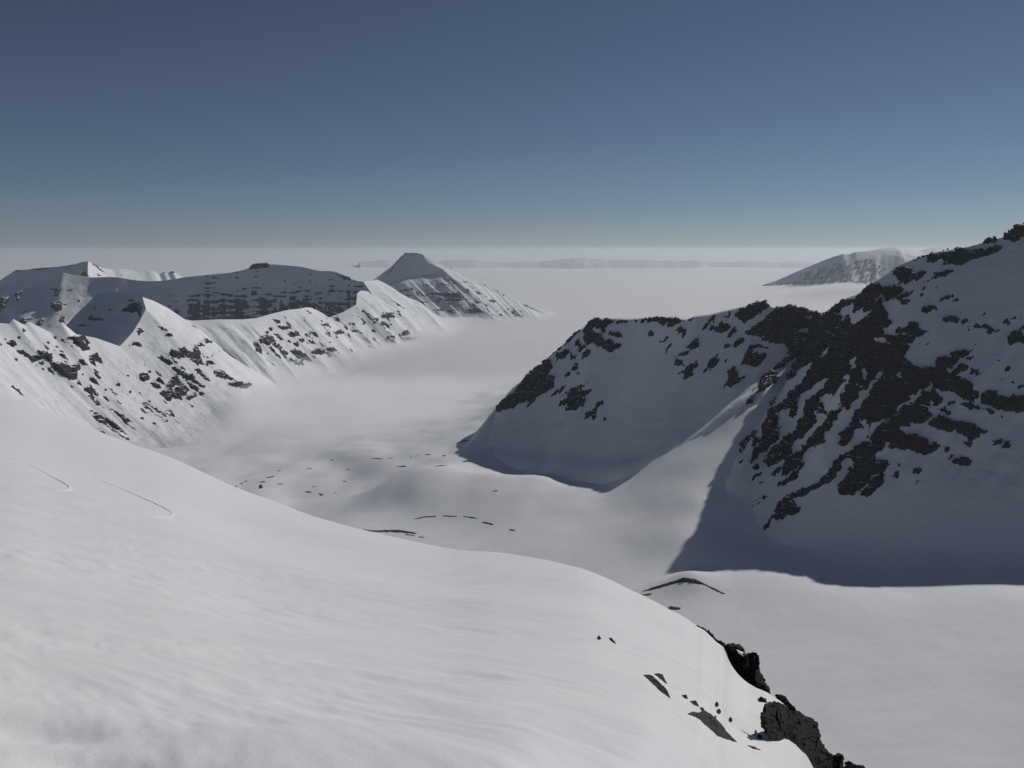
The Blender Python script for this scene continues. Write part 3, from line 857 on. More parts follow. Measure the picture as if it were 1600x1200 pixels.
L1_COLS = [
    [(-160, 480, 2450), (-80, 560, 2400), (0, 640, 2350), (60, 700, 2300)],
    [(-20, 503, 2760), (50, 575, 2690), (125, 650, 2610), (185, 705, 2520)],
    [(14, 506, 2810), (75, 580, 2730), (150, 650, 2650), (205, 702, 2560)],
    [(20, 498, 2830), (85, 580, 2750), (155, 650, 2670), (212, 702, 2570)],
    [(38, 508, 2860), (98, 580, 2770), (168, 650, 2690), (224, 700, 2590)],
    [(43, 502, 2880), (103, 580, 2790), (173, 650, 2700), (230, 700, 2600)],
    [(78, 519, 2930), (130, 585, 2830), (200, 650, 2740), (252, 700, 2630)],
    [(88, 514, 2950), (140, 585, 2850), (208, 650, 2750), (262, 698, 2640)],
    [(96, 503, 2980), (150, 585, 2870), (218, 650, 2770), (270, 697, 2650)],
    [(119, 522, 3020), (172, 590, 2910), (235, 650, 2810), (285, 696, 2670)],
    [(150, 528, 3080), (200, 592, 2970), (265, 652, 2860), (310, 694, 2700)],
    [(187, 541, 3150), (240, 598, 3050), (300, 652, 2930), (342, 690, 2760)],
    [(207, 519, 3290), (262, 580, 3170), (325, 640, 3050), (368, 682, 2840)],
    [(217, 503, 3390), (275, 565, 3240), (338, 628, 3110), (382, 670, 2950)],
    [(228, 482, 3500), (285, 545, 3350), (348, 610, 3220), (400, 655, 3100)],
    [(222, 464, 3620), (275, 515, 3500), (345, 580, 3380), (415, 640, 3300)],
    [(240, 470, 3720), (288, 510, 3640), (350, 560, 3570), (425, 625, 3560)],
    [(262, 481, 3820), (300, 510, 3780), (350, 548, 3760), (432, 612, 3850)],
    [(290, 500, 3900), (322, 525, 3890), (360, 556, 3900), (438, 608, 4050)],
    [(300, 507, 4100), (335, 534, 4150), (372, 566, 4200), (440, 612, 4300)],
]
for c in L1_COLS:
    e = P(*c[-1])
    c.append(("w", e[0] + 60.0, e[1] - 40.0, e[2] - 70.0))
W_COLS = [
    [(155, 458, 3940), (125, 485, 3830), (104, 508, 3740), (96, 518, 3700)],
    [(185, 456, 3870), (165, 490, 3740), (140, 520, 3590), (130, 535, 3510)],
    [(205, 457, 3790), (190, 495, 3640), (165, 530, 3470), (152, 542, 3400)],
    [(222, 464, 3620), (215, 495, 3480), (195, 525, 3310), (180, 546, 3140)],
    [(228, 482, 3500), (222, 500, 3420), (206, 520, 3290), (187, 542, 3148)],
]
LT1 = lambda *p: tile(0, 490, 5.714, *p)
LT2 = lambda *p: tile(180, 450, 5.714, *p)
LT3 = lambda *p: tile(380, 440, 5.333, *p)
LT4 = lambda *p: tile(560, 380, 5.0, *p)
LT5 = lambda *p: tile(0, 390, 5.333, *p)
L1_POS = LT1([(50, 265), (120, 230), (155, 290), (100, 295)], [(150, 330), (200, 320), (280, 380), (350, 370), (310, 330), (420, 340), (490, 390), (450, 430), (520, 430), (640, 460), (700, 430), (720, 490), (690, 520), (690, 580), (640, 600), (560, 560), (500, 510), (460, 460), (400, 410), (290, 430), (220, 380)],
             [(510, 350), (560, 360), (620, 420), (560, 400)], [(595, 200), (690, 210), (760, 270), (810, 300), (790, 330), (730, 330), (680, 280)], [(700, 205), (760, 200), (800, 260), (780, 280)],
             [(700, 410), (740, 400), (780, 460), (740, 460)], [(800, 370), (855, 345), (920, 430), (880, 440), (850, 420), (860, 470), (790, 430)], [(835, 490), (880, 520), (890, 590), (850, 560)],
             [(785, 570), (830, 565), (890, 640), (830, 620)], [(745, 670), (810, 635), (890, 720), (870, 735), (820, 690), (840, 750), (780, 700)], [(780, 730), (830, 750), (890, 800), (940, 850), (860, 800)],
             [(410, 480), (440, 470), (505, 545), (450, 530)], [(675, 630), (700, 600), (730, 640)], [(712, 540), (745, 528), (752, 557)], [(185, 120), (230, 150), (210, 165)], [(145, 205), (180, 200), (185, 230)],
             [(460, 200), (490, 200), (510, 235)], [(340, 430), (390, 420), (390, 450), (350, 450)], [(100, 650), (150, 670), (240, 750), (180, 710)], [(185, 800), (240, 800), (300, 855), (230, 840)],
             [(370, 870), (430, 900), (500, 955), (440, 940)], [(760, 840), (820, 860), (900, 910), (1000, 960), (1140, 1080), (1080, 1060), (960, 980), (820, 920), (850, 900)],
             [(820, 910), (900, 950), (1020, 1030), (1160, 1130), (1060, 1075), (900, 975)], [(990, 850), (1060, 880), (1130, 920), (1185, 970), (1140, 970), (1220, 1045), (1120, 990), (1080, 930)],
             [(725, 985), (800, 1030), (840, 1065), (780, 1045)], [(870, 1045), (930, 1050), (940, 1080), (890, 1067)], [(890, 1095), (930, 1095), (960, 1130), (910, 1112)],
             [(975, 668), (1055, 720), (1025, 728)], [(1020, 748), (1090, 800), (1050, 790)], [(380, 260), (440, 320), (415, 322)], [(410, 240), (445, 250), (430, 278)], [(0, 258), (30, 270), (10, 288)],
             [(545, 220), (575, 240), (565, 262)], [(760, 1038), (820, 1080), (795, 1078)], [(868, 1008), (920, 1040), (890, 1034)], [(900, 718), (990, 790), (940, 774)],
             [(1240, 778), (1371, 860), (1371, 882), (1280, 825)], [(1250, 848), (1330, 890), (1290, 890)], [(630, 960), (690, 1000), (660, 995)], [(640, 285), (680, 330), (655, 320)])
L2_POS = LT2([(180, 390), (220, 355), (265, 380), (220, 425)], [(115, 515), (170, 475), (230, 490), (240, 520), (160, 515)], [(370, 340), (420, 345), (475, 380), (430, 382)], [(435, 410), (520, 405), (510, 435), (470, 440)],
             [(460, 580), (520, 545), (560, 555), (640, 620), (570, 635), (500, 610)], [(570, 540), (620, 525), (650, 560), (700, 580), (700, 500), (740, 530), (790, 680), (740, 690), (660, 630), (600, 580)],
             [(380, 610), (410, 595), (520, 680), (480, 690)], [(500, 620), (560, 670), (535, 678)], [(500, 710), (540, 700), (640, 760), (690, 760), (720, 820), (640, 830), (560, 770)], [(565, 700), (600, 695), (630, 745)],
             [(700, 720), (740, 710), (860, 830), (840, 850), (780, 800)], [(215, 770), (290, 755), (310, 800), (300, 830), (240, 830), (215, 800)], [(305, 850), (350, 820), (420, 890), (380, 910)], [(360, 815), (400, 800), (450, 860), (420, 860)],
             [(395, 940), (470, 850), (540, 760), (590, 850), (510, 890), (530, 940), (500, 1020), (440, 990)], [(510, 965), (560, 870), (600, 850), (665, 910), (640, 950), (600, 960), (600, 1010), (540, 1000)],
             [(640, 850), (680, 840), (750, 900), (740, 930), (690, 900)], [(680, 820), (720, 815), (800, 880), (770, 887)], [(625, 985), (690, 935), (730, 960), (660, 1010)], [(750, 930), (780, 920), (800, 960), (760, 960)],
             [(360, 745), (390, 745), (430, 790), (390, 780)], [(770, 460), (810, 445), (870, 490), (800, 490)], [(730, 490), (770, 490), (790, 520), (740, 515)], [(780, 590), (840, 630), (780, 622)],
             [(800, 650), (860, 640), (895, 680), (810, 690)], [(870, 740), (930, 720), (1020, 780), (1080, 830), (980, 810), (900, 790)], [(920, 555), (960, 545), (1000, 577), (960, 562)],
             [(1000, 840), (1100, 830), (1230, 860), (1180, 900), (1040, 880)], [(210, 1008), (280, 1020), (400, 1095), (500, 1165), (600, 1215), (560, 1205), (400, 1115), (290, 1040)],
             [(240, 1035), (300, 1075), (480, 1200), (440, 1190), (330, 1110)], [(420, 1058), (510, 1110), (470, 1100)], [(640, 290), (740, 375), (690, 345)], [(850, 612), (880, 573), (875, 605)], [(780, 770), (860, 840), (830, 838)],
             [(160, 870), (180, 900), (165, 890)], [(205, 930), (240, 955), (215, 950)])
W_POS = LT5([(1000, 510), (1060, 470), (1100, 440), (1170, 440), (1190, 500), (1170, 580), (1150, 520), (1080, 520)], [(730, 580), (760, 545), (820, 570), (880, 570), (830, 590), (780, 595)],
            [(650, 635), (690, 618), (740, 630), (700, 645)], [(760, 492), (795, 468), (785, 502)], [(1050, 420), (1120, 413), (1090, 435)], [(900, 500), (930, 490), (920, 520)])

def zone_specks(poly, dens, size, ang, seed, k=4.0, sx=2.6):
    ca_, sa_ = math.cos(rad(ang)), math.sin(rad(ang))
    def f(px, py, g):
        a, b = px * ca_ + py * sa_, -px * sa_ + py * ca_
        n = fbm(n2(a / (size * sx), b / size, seed), 3)
        w = sstep(-2, 10, poly_sdf(poly, px, py))
        return np.where(w > 0.02, (n - (1.2 - w * (1.2 - dens))) * k * 3, -5.0)
    return f

gL1, crL1 = loft(L1_COLS, 560, 260, [(60, 25), (220, 190), (420, 420)], soft=3)
# the crest columns past the saddle drop straight into the dark face, keep their back short
pL, qL = pix(gL1)
rr = np.arange(gL1.shape[0])[:, None]
# flutings: ribs and gullies that follow the fall line
fl = fbm(n2((pL - 0.95 * qL) / 22, (pL + qL) / 150, 2.0), 4)
gL1[..., 2] += 5.5 * fl * sstep(crL1 + 4, crL1 + 60, rr) * (1 - sstep(crL1 + 170, crL1 + 240, rr))
gL1[..., 2] += relief_noise(gL1, 5.0, 60, 4, 2.0) * sstep(crL1, crL1 + 30, rr)
ZL1 = zone_specks([(0, 520), (110, 525), (190, 560), (260, 560), (370, 590), (330, 640), (250, 670), (170, 680), (120, 620), (0, 560)], 0.52, 4.0, 44, 11.0)
gW, crW = loft(W_COLS, 170, 120, [(60, 20), (220, 170), (420, 420)], soft=2, smooth_u=True)
gW[..., 2] += relief_noise(gW, 4.0, 70, 4, 7.0) * sstep(crW, crW + 30, np.arange(gW.shape[0])[:, None])
mountain("mountain", "near snowy spur at left with saw-toothed crest and rounded dark-sided peak", [(gL1, crL1), (gW, crW)],
         [dict(pos=L1_POS + L2_POS, zone=ZL1, fray=(1.8, 0.72, 0.69), amp=2.4, size=4.0, relief=8.0, scale=28.0, proud=0.5, seed=2.0, min=14),
          dict(pos=W_POS, amp=3.0, size=5.0, relief=6.0, scale=28.0, proud=0.5, seed=5.0, min=14)])

# ================================================================== SECOND LEFT RANGE (lit ribs down to the fog)
L3_COLS = [
    [(280, 497, 4420), (320, 530, 4300), (365, 565, 4220), (400, 592, 4150), (425, 612, 4060)],
    [(300, 501, 4480), (340, 532, 4350), (380, 564, 4250), (410, 592, 4180), (432, 612, 4080)],
    [(340, 499, 4600), (372, 530, 4460), (402, 562, 4330), (428, 592, 4230), (448, 610, 4120)],
    [(380, 499, 4760), (402, 530, 4600), (424, 562, 4430), (446, 590, 4320), (464, 606, 4200)],
    [(400, 497, 4880), (420, 525, 4740), (445, 556, 4600), (470, 582, 4480), (490, 600, 4350)],
    [(425, 490, 5080), (448, 518, 4960), (474, 548, 4840), (500, 574, 4740), (520, 592, 4600)],
    [(450, 484, 5280), (475, 512, 5180), (505, 542, 5060), (532, 566, 4960), (552, 584, 4820)],
    [(470, 482, 5450), (497, 510, 5360), (528, 540, 5260), (556, 560, 5180), (576, 576, 5050)],
    [(478, 480, 5560), (507, 508, 5480), (540, 538, 5390), (566, 556, 5330), (584, 570, 5200)],
    [(487, 481, 5680), (518, 510, 5600), (552, 538, 5520), (576, 553, 5460), (594, 566, 5320)],
    [(500, 487, 5760), (530, 512, 5680), (565, 538, 5610), (590, 552, 5540), (608, 564, 5400)],
    [(514, 496, 5840), (545, 518, 5760), (578, 540, 5690), (603, 550, 5620), (622, 562, 5480)],
    [(535, 488, 5980), (566, 513, 5900), (598, 536, 5840), (622, 547, 5780), (640, 560, 5600)],
    [(556, 476, 6180), (586, 503, 6100), (616, 528, 6030), (640, 543, 5970), (660, 556, 5800)],
    [(558, 458, 6380), (592, 487, 6300), (624, 516, 6230), (652, 538, 6170), (672, 552, 6000)],
    [(564, 454, 6520), (600, 484, 6450), (634, 512, 6400), (662, 534, 6330), (684, 548, 6150)],
    [(574, 455, 6680), (608, 480, 6620), (642, 506, 6560), (672, 528, 6500), (694, 543, 6350)],
    [(582, 461, 6800), (614, 482, 6760), (648, 504, 6700), (680, 524, 6680), (702, 538, 6500)],
    [(567, 440, 7000), (608, 468, 6960), (648, 496, 6920), (684, 518, 6900), (708, 534, 6650)],
    [(590, 437, 7350), (626, 463, 7320), (662, 488, 7300), (696, 510, 7350), (718, 526, 7000)],
    [(606, 445, 7700), (640, 468, 7650), (672, 488, 7650), (704, 506, 7700), (726, 520, 7300)],
]
L3_POS = LT3([(120, 480), (170, 435), (230, 445), (275, 500), (200, 525), (150, 520)], [(85, 520), (105, 490), (150, 560), (160, 610), (100, 580)], [(245, 530), (285, 515), (320, 545), (290, 560)], [(245, 425), (290, 430), (340, 485), (300, 490)],
             [(205, 540), (240, 540), (320, 640), (290, 630)], [(175, 630), (200, 640), (280, 710), (240, 690)], [(300, 660), (330, 670), (355, 705)], [(305, 580), (340, 565), (380, 610), (350, 615)],
             [(380, 580), (420, 550), (520, 600), (580, 670), (520, 650), (480, 670), (430, 620)], [(380, 630), (400, 620), (430, 680), (400, 670)], [(290, 370), (400, 365), (400, 395), (320, 400)], [(240, 315), (300, 320), (330, 345), (280, 350)],
             [(360, 430), (440, 410), (480, 450), (400, 460)], [(450, 470), (520, 470), (510, 505), (470, 500)], [(560, 590), (610, 555), (680, 560), (690, 600), (600, 615)], [(690, 560), (740, 540), (790, 575), (740, 590)],
             [(520, 230), (570, 260), (550, 272)], [(640, 350), (720, 345), (720, 375), (670, 370)], [(740, 420), (800, 395), (850, 430), (780, 445)], [(680, 430), (740, 450), (720, 458)], [(880, 338), (940, 350), (920, 367)],
             [(900, 400), (970, 400), (960, 425), (910, 420)], [(1150, 290), (1190, 255), (1250, 255), (1270, 295), (1200, 305)], [(1050, 298), (1130, 310), (1130, 337)], [(1000, 248), (1050, 265), (1040, 288)], [(970, 303), (1030, 330), (1010, 348)],
             [(1310, 430), (1370, 395), (1400, 440), (1340, 450)], [(1280, 238), (1320, 260), (1310, 292)], [(1220, 138), (1280, 170), (1350, 230), (1290, 203)], [(1110, 330), (1200, 400), (1175, 392)], [(1200, 410), (1280, 480), (1245, 472)],
             [(1310, 478), (1400, 458), (1440, 475), (1360, 492)], [(870, 278), (912, 278), (850, 292)], [(320, 270), (360, 300), (340, 300)], [(225, 255), (280, 250), (280, 264)], [(740, 300), (790, 295), (770, 315)])

gL3, crL3 = loft(L3_COLS, 520, 170, [(80, 30), (250, 170), (520, 420)], soft=1)
pL, qL = pix(gL3)
rr = np.arange(gL3.shape[0])[:, None]
fl = fbm(n2((pL - 0.9 * qL) / 15, (pL + qL) / 300, 3.0), 3)
rib = 1 - np.abs(fbm(n2((pL - 0.9 * qL) / 30, (pL + qL) / 400, 13.0), 2)) * 2
gL3[..., 2] += (16.0 * fl + 26.0 * rib) * sstep(crL3 + 3, crL3 + 50, rr) * (1 - 0.6 * sstep(crL3 + 150, crL3 + 195, rr))
gL3[..., 2] += relief_noise(gL3, 9.0, 90, 4, 2.0) * sstep(crL3, crL3 + 20, rr)
ZL3 = zone_specks([(395, 500), (560, 470), (600, 480), (670, 525), (640, 545), (560, 555), (420, 590)], 0.40, 4.2, 48, 7.0)
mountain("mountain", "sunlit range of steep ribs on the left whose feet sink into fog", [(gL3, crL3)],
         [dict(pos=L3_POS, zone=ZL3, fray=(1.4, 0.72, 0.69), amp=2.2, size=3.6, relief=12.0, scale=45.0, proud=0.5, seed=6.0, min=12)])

# ================================================================== LONG SHADED RIDGE BEHIND
crest4 = [(-60, 480, 7600), (0, 466, 7600), (20, 458, 7600), (55, 447, 7580), (78, 439, 7560), (97, 426, 7540), (110, 429, 7530), (140, 433, 7520), (180, 433, 7480), (215, 438, 7440),
          (250, 439, 7400), (290, 433, 7350), (330, 429, 7310), (370, 424, 7270), (388, 419, 7255), (396, 414, 7250), (420, 413, 7225), (450, 415, 7190), (470, 417, 7170), (500, 423, 7130),
          (520, 424, 7110), (540, 431, 7080), (558, 439, 7050), (567, 440, 7030), (578, 449, 7010), (586, 462, 7000)]
L4_COLS = []
for px, py, Y in crest4:
    soft_ = 1 - float(sstep(-60, 310, px))
    d = 440 + 700 * soft_
    L4_COLS.append([(px, py, Y), (px - 3, py + 0.3 * (520 - py), Y - d * 0.28), (px - 6, py + 0.65 * (520 - py), Y - d * 0.62), (px - 8, 525, Y - d)])
def strata4(px, py, g):
    n = fbm(n2(px / 12, py / 2.6, 3.0), 4)
    low = sstep(428, 490, py)
    band = np.sin((py - 0.012 * px + 5.0 * fbm(n2(px / 45, py / 45, 2.0), 2)) / 9.5 * 2 * math.pi)
    gap = fbm(n2(px / 5.0, py / 40, 8.0), 3)
    w = sstep(250, 330, px)
    sd = (0.95 * n + 0.15 * band + 0.60 * gap + 0.95 * low - 0.64) * 4
    return np.where(w > 0.05, sd - 3 * (1 - w), -5.0)
L4_POS = LT5([(400, 325), (500, 320), (490, 380), (440, 390), (470, 340)], [(420, 440), (510, 425), (515, 500), (470, 520), (420, 480)], [(555, 330), (610, 330), (580, 350)], [(640, 430), (665, 410), (670, 440)],
             [(0, 400), (90, 385), (50, 470), (0, 530)], [(140, 620), (200, 560), (280, 560), (230, 610)], [(310, 620), (340, 570), (370, 580), (340, 640)], [(180, 530), (265, 480), (200, 540)], [(520, 455), (565, 450), (545, 465)],
             [(120, 360), (200, 335), (165, 390), (150, 440)], [(510, 545), (530, 560), (545, 610), (500, 610)])
L4_POS += [[(388, 421), (394, 411), (424, 409), (420, 417), (398, 420)], [(520, 426), (560, 436), (540, 436)]]
gL4, crL4 = loft(L4_COLS, 480, 120, [(80, 15), (350, 130), (800, 420)], soft=6, smooth_u=True)
pL, qL = pix(gL4)
rr = np.arange(gL4.shape[0])[:, None]
gL4[..., 2] += 20 * fbm(n2(pL / 10, qL / 120, 5.0), 3) * sstep(crL4 + 3, crL4 + 40, rr) * sstep(200, 300, pL) + relief_noise(gL4, 8.0, 90, 4, 1.0) * sstep(crL4, crL4 + 20, rr)
gL4[..., 2] -= 60 * sstep(-0.3, 0.9, fbm(n2(pL / 45, qL / 55, 31.0), 2)) * (1 - sstep(60, 200, pL)) * sstep(crL4 + 10, crL4 + 60, rr)
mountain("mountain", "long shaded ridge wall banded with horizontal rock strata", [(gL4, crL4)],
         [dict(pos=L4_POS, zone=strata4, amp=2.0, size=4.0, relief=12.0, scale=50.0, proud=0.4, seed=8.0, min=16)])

# ================================================================== FLAT-TOPPED PYRAMID PEAK
E1 = [
    [(583, 437, 8850), (584, 439, 8840), (586, 441, 8830)],
    [(612, 416, 9080), (609, 430, 8960), (606, 443, 8850)],
    [(632, 396, 9240), (632, 415, 9060), (632, 434, 8890)],
    [(648, 395, 9190), (651, 413, 9030), (655, 431, 8890)],
    [(661, 398, 9130), (667, 413, 8990), (677, 428, 8870)],
    [(672, 411, 9030), (682, 416, 8940), (692, 421, 8860)],
]
E2 = [
    [(586, 441, 8830), (600, 452, 8560), (630, 472, 8200), (662, 492, 7900), (700, 512, 7650)],
    [(606, 443, 8850), (618, 454, 8560), (644, 472, 8280), (676, 492, 8000), (712, 508, 7780)],
    [(632, 434, 8890), (642, 446, 8580), (666, 466, 8340), (696, 486, 8100), (730, 507, 7850)],
    [(655, 431, 8890), (667, 444, 8570), (690, 465, 8330), (716, 484, 8120), (752, 507, 7880)],
    [(677, 428, 8870), (692, 442, 8600), (716, 460, 8380), (744, 479, 8180), (780, 505, 7900)],
    [(692, 421, 8860), (708, 434, 8680), (732, 453, 8480), (764, 477, 8300), (805, 505, 8080)],
    [(700, 418, 9050), (718, 430, 8950), (744, 447, 8800), (782, 473, 8560), (830, 503, 8230)],
    [(716, 426, 9050), (732, 437, 8990), (757, 453, 8850), (792, 474, 8640), (840, 501, 8320)],
    [(745, 440, 9050), (760, 450, 8990), (782, 463, 8880), (812, 480, 8720), (852, 500, 8420)],
    [(772, 451, 9050), (786, 460, 9000), (806, 472, 8920), (832, 486, 8800), (862, 499, 8550)],
    [(815, 474, 9020), (826, 479, 9000), (838, 485, 8950), (854, 492, 8860), (872, 500, 8650)],
    [(858, 492, 8960), (861, 493, 8950), (865, 495, 8930), (870, 498, 8880), (882, 503, 8750)],
]
E3 = [
    [(661, 398, 9130), (666, 405, 9080), (672, 411, 9030)],
    [(680, 408, 9120), (684, 415, 9000), (692, 421, 8860)],
    [(694, 415, 9090), (697, 417, 9060), (700, 418, 9045)],
]
L5_POS = LT4([(520, 390), (640, 380), (770, 370), (830, 430), (700, 420), (600, 402)], [(600, 430), (840, 430), (800, 447), (700, 452)], [(560, 518), (680, 513), (640, 534)], [(840, 520), (930, 495), (990, 540), (880, 540)],
             [(718, 560), (740, 518), (745, 567)], [(870, 458), (940, 490), (900, 484)], [(900, 443), (965, 455), (920, 478)], [(1010, 435), (1070, 440), (1080, 465), (1030, 462)], [(1170, 508), (1260, 553), (1300, 578), (1220, 573)],
             [(1260, 453), (1330, 488), (1320, 502)], [(1430, 518), (1500, 555), (1465, 553)], [(1070, 353), (1125, 370), (1090, 374)], [(838, 238), (872, 250), (850, 256)], [(963, 298), (1003, 325), (985, 331)], [(780, 298), (862, 305), (830, 314)],
             [(858, 328), (912, 350), (880, 349)], [(908, 368), (982, 395), (930, 403)], [(608, 170), (667, 183), (630, 192)], [(348, 72), (430, 74), (508, 84), (500, 92), (430, 82), (350, 84)], [(340, 398), (432, 405), (380, 416)], [(1000, 538), (1100, 575), (1040, 564)],
             [(560, 130), (604, 150), (580, 155)], [(225, 245), (300, 140), (342, 88), (350, 96), (305, 150), (240, 240)], [(700, 188), (780, 205), (770, 222), (720, 205)], [(500, 265), (545, 270), (520, 280)], [(1240, 425), (1310, 448), (1270, 450)], [(1115, 400), (1150, 405), (1130, 414)])
gE1, cE1 = loft(E1, 130, 80, [(80, 20), (300, 150), (700, 500)], soft=1)
gE2, cE2 = loft(E2, 420, 170, [(60, 20), (250, 170), (600, 500)], soft=1)
gE3, cE3 = loft(E3, 50, 40, [(60, 20), (250, 170), (600, 500)], soft=1)
pL, qL = pix(gE2)
rr = np.arange(gE2.shape[0])[:, None]
fl = fbm(n2((pL - 0.95 * qL) / 13, (pL + qL) / 220, 4.0), 3)
gE2[..., 2] += 26 * fl * sstep(cE2 + 3, cE2 + 40, rr) + relief_noise(gE2, 9.0, 90, 4, 6.0) * sstep(cE2, cE2 + 20, rr)
def strata5(px, py, g):
    n = fbm(n2(px / 9, py / 2.0, 23.0), 4)
    w = sstep(0, 8, poly_sdf([(606, 452), (690, 432), (735, 462), (775, 500), (700, 506), (640, 480)], px, py))
    band = np.sin((py + 0.05 * px) / 8.5 * 2 * math.pi)
    return np.where(w > 0.02, (n + 0.25 * band - 0.46 - 0.8 * (1 - w)) * 3.5, -5.0)
ZL5s = zone_specks([(700, 425), (770, 455), (850, 492), (800, 500), (720, 500), (600, 455), (640, 440)], 0.46, 3.6, 40, 3.0)
ZL5 = lambda px, py, g: np.maximum(ZL5s(px, py, g), strata5(px, py, g))
mountain("mountain", "flat-topped pyramid peak at the end of the left range", [(gE1, cE1), (gE2, cE2), (gE3, cE3)],
         [dict(pos=L5_POS, amp=1.2, size=3.0, relief=10.0, scale=50.0, proud=0.4, seed=3.0, min=12),
          dict(pos=L5_POS, zone=ZL5, amp=1.8, size=3.0, relief=12.0, scale=50.0, proud=0.4, seed=9.0, min=12), None])

# ================================================================== FARTHEST LEFT CREST
crest6 = [(-80, 460, 9800), (-20, 446, 9700), (0, 438, 9650), (24, 422, 9600), (45, 421, 9550), (80, 418, 9480), (110, 415, 9420), (125, 410, 9380), (138, 408, 9350), (143, 411, 9450), (160, 419, 9650),
          (176, 421, 9800), (186, 419, 9880), (200, 421, 9960), (213, 423, 10040), (225, 424, 10100), (232, 423, 10140), (240, 423, 10200), (248, 429, 10240), (256, 425, 10280), (262, 427, 10310), (270, 424, 10340), (280, 430, 10400), (292, 436, 10450), (320, 440, 10600)]
L6_COLS = [[(px, py, Y), (px - 2 + 8 * float(sstep(130, 160, px)), py + 14, Y - 140), (px - 3 + 16 * float(sstep(130, 160, px)), 452, Y - 330), (px - 4 + 24 * float(sstep(130, 160, px)), 470, Y - 520)] for px, py, Y in crest6]
gL6, cr6 = loft(L6_COLS, 420, 90, [(80, 25), (300, 160), (700, 500)], soft=1)
rr = np.arange(gL6.shape[0])[:, None]
gL6[..., 2] += relief_noise(gL6, 10.0, 110, 4, 6.0) * sstep(cr6, cr6 + 15, rr)
L6_POS = LT5([(225, 165), (420, 135), (620, 120), (600, 138), (450, 150), (300, 172)], [(760, 110), (800, 130), (890, 205), (830, 170)], [(800, 195), (850, 220), (820, 222)], [(1355, 185), (1375, 180), (1375, 200)],
             [(1395, 178), (1440, 172), (1460, 195), (1410, 195)], [(700, 180), (750, 225), (660, 215)], [(90, 175), (170, 165), (160, 180)], [(1120, 172), (1150, 175), (1130, 182)])
mountain("mountain", "farthest snowy crest on the left with a bright sunlit shoulder", [(gL6, cr6)],
         [dict(pos=L6_POS, amp=1.0, size=3.0, relief=8.0, scale=50.0, proud=0.4, seed=2.0, min=12)])

# ================================================================== MOUNTAIN ACROSS THE FOG SEA ON THE RIGHT
H_COLS = [
    [(1190, 446, 15600), (1192, 447, 15500), (1194, 448, 15400), (1196, 449, 15300)],
    [(1212, 439, 15250), (1215, 444, 14950), (1218, 450, 14500), (1222, 456, 14000)],
    [(1230, 431, 15000), (1234, 441, 14600), (1240, 452, 14000), (1244, 462, 13300)],
    [(1262, 417, 14500), (1266, 432, 14000), (1270, 448, 13400), (1274, 466, 12600)],
    [(1284, 408, 14200), (1287, 426, 13750), (1290, 446, 13200), (1294, 468, 12400)],
    [(1300, 402, 14050), (1303, 424, 13600), (1306, 446, 13000), (1310, 470, 12250)],
    [(1316, 397, 13950), (1320, 420, 13500), (1324, 446, 12900), (1328, 472, 12150)],
    [(1326, 398, 13950), (1330, 421, 13450), (1336, 446, 12850), (1342, 474, 12100)],
    [(1336, 394, 13950), (1344, 418, 13450), (1352, 446, 12850), (1358, 476, 12100)],
    [(1360, 392, 14000), (1370, 404, 13650), (1376, 440, 12950), (1382, 478, 12100)],
    [(1376, 388, 14100), (1392, 402, 13600), (1398, 438, 12950), (1404, 480, 12100)],
    [(1398, 386, 14200), (1410, 398, 13600), (1418, 430, 13000), (1424, 480, 12100)],
    [(1416, 388, 14300), (1426, 398, 13700), (1436, 430, 13100), (1442, 480, 12200)],
    [(1436, 391, 14400), (1448, 402, 13800), (1456, 432, 13200), (1462, 480, 12300)],
    [(1460, 387, 14500), (1470, 400, 13900), (1480, 432, 13300), (1486, 480, 12400)],
    [(1480, 386, 14600), (1490, 400, 14000), (1500, 432, 13400), (1506, 480, 12500)],
    [(1560, 392, 14700), (1570, 404, 14100), (1580, 432, 13500), (1590, 480, 12600)],
]
gH, crH = loft(H_COLS, 420, 150, [(200, 30), (700, 250), (1500, 700)], soft=2)
pL, qL = pix(gH)
rr = np.arange(gH.shape[0])[:, None]
gH[..., 2] += 16 * fbm(n2(pL / 9, qL / 60, 7.0), 3) * sstep(crH + 3, crH + 40, rr) + relief_noise(gH, 8, 120, 4, 4.0) * sstep(crH, crH + 15, rr)
def strataH(px, py, g):
    n = fbm(n2((px + 0.5 * py) / 3.2, (py - 0.3 * px) / 7.0, 5.0), 3)
    band = np.sin((py + 0.28 * px + 2.0 * fbm(n2(px / 30, py / 30, 2.0), 2)) / 8.0 * 2 * math.pi)
    w = sstep(0, 10, poly_sdf([(1195, 445), (1300, 405), (1360, 398), (1400, 425), (1420, 480), (1200, 480)], px, py))
    return (0.9 * n + 0.10 * band + 0.02 + 0.25 * sstep(430, 465, py) - 0.9 * (1 - w)) * 3.0
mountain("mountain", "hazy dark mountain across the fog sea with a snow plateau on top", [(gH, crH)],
         [dict(zone=strataH, relief=10.0, scale=60.0, proud=0.3, seed=2.0, min=20, limit=60)], rmat=M_ROCK_HAZE_TINT)

